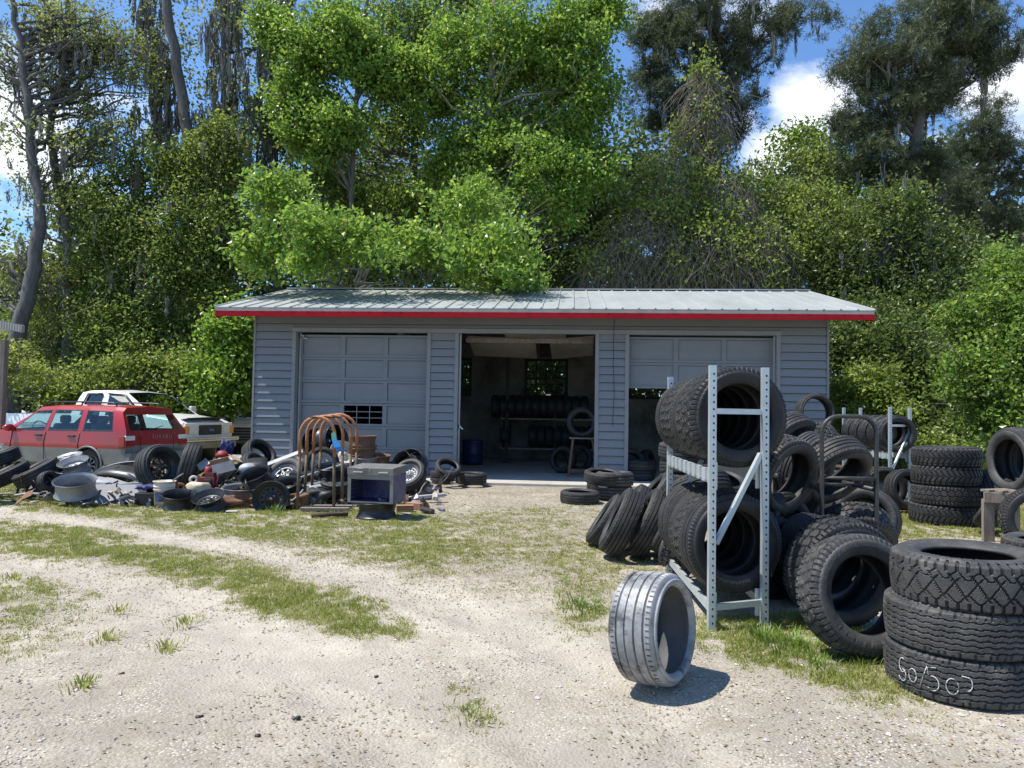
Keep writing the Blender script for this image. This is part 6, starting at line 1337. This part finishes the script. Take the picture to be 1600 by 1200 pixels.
bush('bush with light leaves right of the garage wall', 1345, 19.5, [blob(1335, 620, 42, 40, 19.5), blob(1370, 600, 30, 35, 19.5), blob(1315, 665, 35, 25, 19), blob(1390, 650, 40, 35, 19), blob(1350, 690, 60, 20, 18.5)], 190, 46, .34, .13, .09, 'l_mid', 20, second=('l_yellow', .5))
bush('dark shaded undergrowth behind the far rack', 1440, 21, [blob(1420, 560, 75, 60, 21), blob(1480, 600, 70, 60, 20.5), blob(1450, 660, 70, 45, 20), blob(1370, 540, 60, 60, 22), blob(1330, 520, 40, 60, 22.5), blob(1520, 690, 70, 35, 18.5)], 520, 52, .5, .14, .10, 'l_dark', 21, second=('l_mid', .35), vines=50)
bush('low creeping greenery at the foot of the trees behind the tall tire stack', 1480, 17.5, [blob(1500, 705, 90, 22, 17), blob(1420, 712, 60, 20, 17.5), blob(1560, 720, 60, 22, 16.5)], 150, 46, .3, .12, .09, 'l_mid', 24, second=('l_yellow', .45))
bush('bright leafy shrub between the white van and the garage corner', 358, 22.3, [blob(365, 520, 36, 40, 22.5), blob(350, 575, 36, 40, 22.3), blob(372, 600, 30, 40, 22.2), blob(340, 625, 30, 22, 22)], 210, 50, .42, .17, .13, 'l_bright', 22)
bush('yellow green bushes behind the white pickup roof', 210, 23, [blob(190, 590, 60, 30, 23), blob(260, 585, 50, 35, 23), blob(310, 600, 45, 45, 23.2), blob(120, 600, 60, 30, 23.5), blob(60, 610, 60, 25, 24)], 240, 44, .45, .14, .10, 'l_mid', 23, second=('l_yellow', .5))
bush('pale leaves in front of the big leaning trunk at left edge', 5, 19.3, [blob(2, 590, 28, 30, 19.5), blob(20, 560, 30, 20, 19.8), blob(70, 585, 35, 16, 21)], 60, 34, .32, .13, .10, 'l_olive', 25, second=('l_yellow', .5))
bush('dark undergrowth left of the pickup, below the mossy oaks', 90, 27, [blob(90, 520, 90, 70, 27), blob(30, 560, 60, 60, 27), blob(150, 560, 70, 60, 26.5), blob(60, 470, 70, 50, 28)], 620, 44, .5, .13, .10, 'l_mid', 26, second=('l_olive', .3))
for i, (x, dk, lab) in enumerate(((1395, 24.5, 'trunk'), (1345, 25.5, 'trunk'),)):
    pass
b_ = gpt(1380, 24.5)
tree('oak_tree', 'dark vine hung tree right of the roof end with a forked grey trunk', 'tree', b_, [AT(1372, 520, 24.5), AT(1370, 440, 24.5), AT(1385, 370, 24.5), AT(1400, 300, 24.5)], .16, .02, 'bark',
     [blob(1340, 400, 60, 60, 24.8), blob(1400, 430, 70, 70, 24.5), blob(1320, 470, 45, 40, 25), blob(1460, 470, 60, 60, 24), blob(1420, 500, 70, 50, 23.8), blob(1480, 400, 60, 60, 25), blob(1390, 330, 60, 50, 24.8)], 640, 44, .55, .15, .11, 'l_dark', nl=40, seed=27, second=('l_mid', .4), moss=(50, .6, 1.8, .05), vines=60)
bush('dark shrubs pressed against the back windows of the garage', 860, 24.6, [blob(760, 590, 70, 45, 25.2, 1.0), blob(860, 600, 70, 50, 25.2, 1.0), blob(1010, 600, 80, 45, 25.4, 1.0)], 200, 46, .4, .12, .09, 'l_dark', 71, second=('l_mid', .3))
# far wood closing the view
def farwood():
    blobs = []
    for k in range(46):
        x = -250 + k * 46; hgt_ = 300 + 70 * math.sin(k * 1.3) + (110 if x < 420 else 0) + (60 if 1150 < x < 1300 else 0)
        for y in range(int(hgt_), 640, 62): blobs.append(blob(x + random.uniform(-20, 20), y, 45, 45, random.uniform(40, 48), 2.2))
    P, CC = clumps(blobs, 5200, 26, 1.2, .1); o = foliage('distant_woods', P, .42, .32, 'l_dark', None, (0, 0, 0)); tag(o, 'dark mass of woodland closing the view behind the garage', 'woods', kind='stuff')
farwood()

# ---------------------------------------------------------------- grass, weeds, stones, litter
def scatter(n, y0, y1, pw=1.0, xm=1.0):
    y = y0 + (y1 - y0) * rng.random(n) ** pw; x = (rng.random(n) * 2 - 1) * y * .78 * xm; return x, y
x, y = scatter(330000, 2.6, 19, 1.15); tv_ = turf(x, y); keep = rng.random(len(x)) < np.clip(tv_ * 1.25 - .12, 0, 1); x, y = x[keep], y[keep]
x, y = x[:90000], y[:90000]; n = len(x); print('grass tufts', n)
per = 4; X = np.repeat(x, per) + rng.normal(size=n * per) * .014; Y = np.repeat(y, per) + rng.normal(size=n * per) * .014; n2 = n * per
h = rng.uniform(.008, .036, n2) * (0.7 + .7 * np.repeat(turf(x, y), per)); Z = hgt(X, Y) * np.clip((16 - Y) / 1.5, 0, 1)
a = rng.uniform(0, 6.28, n2); wv = np.stack([np.cos(a), np.sin(a), np.zeros(n2)], 1) * (0.0022 + .0007 * Y[:, None] * .5); ln = rng.normal(size=(n2, 2)) * .55 * h[:, None]
B0 = np.stack([X, Y, Z - .004], 1); T0 = B0 + np.stack([ln[:, 0], ln[:, 1], h], 1)
V = np.stack([B0 - wv, B0 + wv, T0], 1).reshape(-1, 3); go = link('grass', npmesh('grass', V, np.arange(3 * n2).reshape(-1, 3)), M['l_grass']); tag(go, 'short patchy grass growing between the wheel tracks', 'grass', kind='stuff')
# dry bits lying on the gravel
x, y = scatter(120000, 2.4, 16, 1.1); k_ = rng.random(len(x)) < np.clip(.25 + fbm(x, y, 1.1, 33) * .9 - .35 + .5 * ((x > -3) & (x < 3.5) & (y > 7)) - .28 * (y < 6), 0, 1); x, y = x[k_][:52000], y[k_][:52000]
C = np.stack([x, y, hgt(x, y) + .006], 1); V, F = leaf_quads(C, .026, .012, up=3.0, fold=.15); lo = link('leaf_litter', npmesh('leaf_litter', V, F), M['l_litter']); tag(lo, 'dry leaf crumbs strewn over the gravel', 'litter', kind='stuff')
# stones: squashed octahedra
x, y = scatter(60000, 2.3, 13, 1.5); k_ = rng.random(len(x)) < np.clip((fbm(x, y, .9, 44) - .35) * 2.6, 0.04, 1); x, y = x[k_][:15000], y[k_][:15000]; n = len(x)
s = rng.uniform(.003, .010, n) * (1 + .6 * (rng.random(n) < .06)); base = np.array([[1, 0, 0], [0, 1, 0], [-1, 0, 0], [0, -1, 0], [0, 0, .7], [0, 0, -.7]]); jit = 1 + .3 * rng.normal(size=(n, 6, 1))
an = rng.uniform(0, 6.28, n); ca, sa = np.cos(an), np.sin(an); v = base[None] * jit * s[:, None, None]; vx = v[:, :, 0] * ca[:, None] - v[:, :, 1] * sa[:, None]; vy = v[:, :, 0] * sa[:, None] + v[:, :, 1] * ca[:, None]
V = np.stack([vx + x[:, None], vy + y[:, None], v[:, :, 2] + (hgt(x, y) + s * .3)[:, None]], 2).reshape(-1, 3); f = np.array([[0, 1, 4], [1, 2, 4], [2, 3, 4], [3, 0, 4], [1, 0, 5], [2, 1, 5], [3, 2, 5], [0, 3, 5]]); F = (np.arange(n)[:, None, None] * 6 + f[None]).reshape(-1, 3)
smt = leafmat('gravel_stone', (.20, .18, .15), (.42, .38, .32), (.70, .67, .60), 0.0, .9, scale=2); po = link('gravel', npmesh('gravel', V, F), smt); tag(po, 'loose pale gravel and shell fragments on the yard', 'gravel', kind='stuff')
# dark pebbles that can be told apart
for k, (px, py, s) in enumerate(((311, 1121, .016), (464, 1122, .014), (588, 1057, .010), (402, 1150, .012), (190, 1053, .012))):
    lab = ['black stone on the pale dirt at lower left', 'black stone right of the first, at lower middle', 'small dark stone on the bare dirt near the centre', 'dark chip close to the bottom edge', 'dark chip on the dirt left of the others'][k]
    blob_obj('stone', G(px, py, s * .6), (s * 2.4, s * 1.8, s * 1.5), 'cartpipe', lab, 'stone', 60 + k, .4, 2)
# weeds
def weed(px, py, n, hgt_, label, lm='l_weed', spread=.12, blade=True, z=0):
    p = G(px, py); root = None; nb = n; a = rng.uniform(0, 6.28, nb); r = np.abs(rng.normal(size=nb)) * spread * .5
    B0 = np.stack([np.cos(a) * r, np.sin(a) * r, np.zeros(nb)], 1); hh_ = hgt_ * rng.uniform(.4, 1.1, nb); o_ = np.stack([np.cos(a + rng.normal(size=nb) * .6), np.sin(a + rng.normal(size=nb) * .6)], 1) * (hh_ * rng.uniform(.2, .9, nb))[:, None]
    wv = np.stack([-np.sin(a), np.cos(a), np.zeros(nb)], 1) * .0045; md = B0 + np.stack([o_[:, 0] * .4, o_[:, 1] * .4, hh_ * .6], 1); tp = B0 + np.stack([o_[:, 0], o_[:, 1], hh_], 1)
    V = np.stack([B0 - wv * .6, B0 + wv * .6, md - wv, md + wv, tp - wv * .1, tp + wv * .1], 1).reshape(-1, 3); b = np.arange(nb)[:, None] * 6; F = np.concatenate([b + np.array([0, 1, 3, 2]), b + np.array([2, 3, 5, 4])])
    o = link('weed', npmesh('weed', V, F), M[lm]); o.location = p; tag(o, label, 'weed'); return o
weed(1193, 1002, 150, .09, 'bright weed tuft at the foot of the right rack post', spread=.2)
weed(1240, 1012, 260, .09, 'largest bright grass clump before the leaning tires', spread=.34)
weed(1275, 1040, 130, .06, 'grass clump in front of the largest one', spread=.3)
weed(1350, 1040, 60, .07, 'small grass tuft left of the front tire stack', spread=.12)
weed(735, 1118, 50, .035, 'low weed tuft on the dirt near the bottom middle', 'l_olive', spread=.16)
weed(905, 948, 120, .08, 'green tuft left of the silver tire', spread=.25)
for k, (px, py, lab) in enumerate(((20, 905, 'dry tuft at the left edge of the dirt'), (185, 955, 'dry tuft beside the turf patch at left'), (165, 1000, 'dry tuft on the dirt below the turf patch'), (130, 1075, 'small tuft farther down the left dirt'), (262, 1015, 'dry tuft right of the left turf patch'), (290, 975, 'dry tuft on the pale track at left'))): weed(px, py, 70, .05, lab, 'l_grass', spread=.16)
weed(168, 778, 26, .28, 'young green weed growing before the grey body panel', spread=.10)
weed(245, 765, 60, .55, 'tall dry weed growing beside the big wheel', 'l_litter', spread=.3)
weed(615, 795, 60, .16, 'green weed at the foot of the tool chest rim', spread=.2)
weed(475, 792, 80, .14, 'weeds around the legs of the front hoop', spread=.4)
weed(350, 790, 50, .14, 'white flowered weed in front of the rusty scrap', spread=.3)
weed(385, 725, 50, .3, 'green weed growing up through the heap behind the box', spread=.3)
weed(130, 770, 60, .16, 'low green weeds at the foot of the big grey rim', spread=.5)
weed(300, 795, 60, .10, 'low weeds between the two black rims', spread=.35)
weed(30, 765, 80, .22, 'weeds growing under the leaning tires at the left edge', 'l_olive', spread=.6)
weed(430, 800, 50, .12, 'weeds behind the upright truck rim', spread=.3)
weed(655, 760, 70, .14, 'dead leaves and weeds around the pale metal channel', 'l_litter', spread=.5)
weed(585, 735, 60, .7, 'dry weed sprouting behind the tool chest', 'l_litter', spread=.25)
for r in LOG:
    if abs(r[2]) > .06: print('POSE', r)
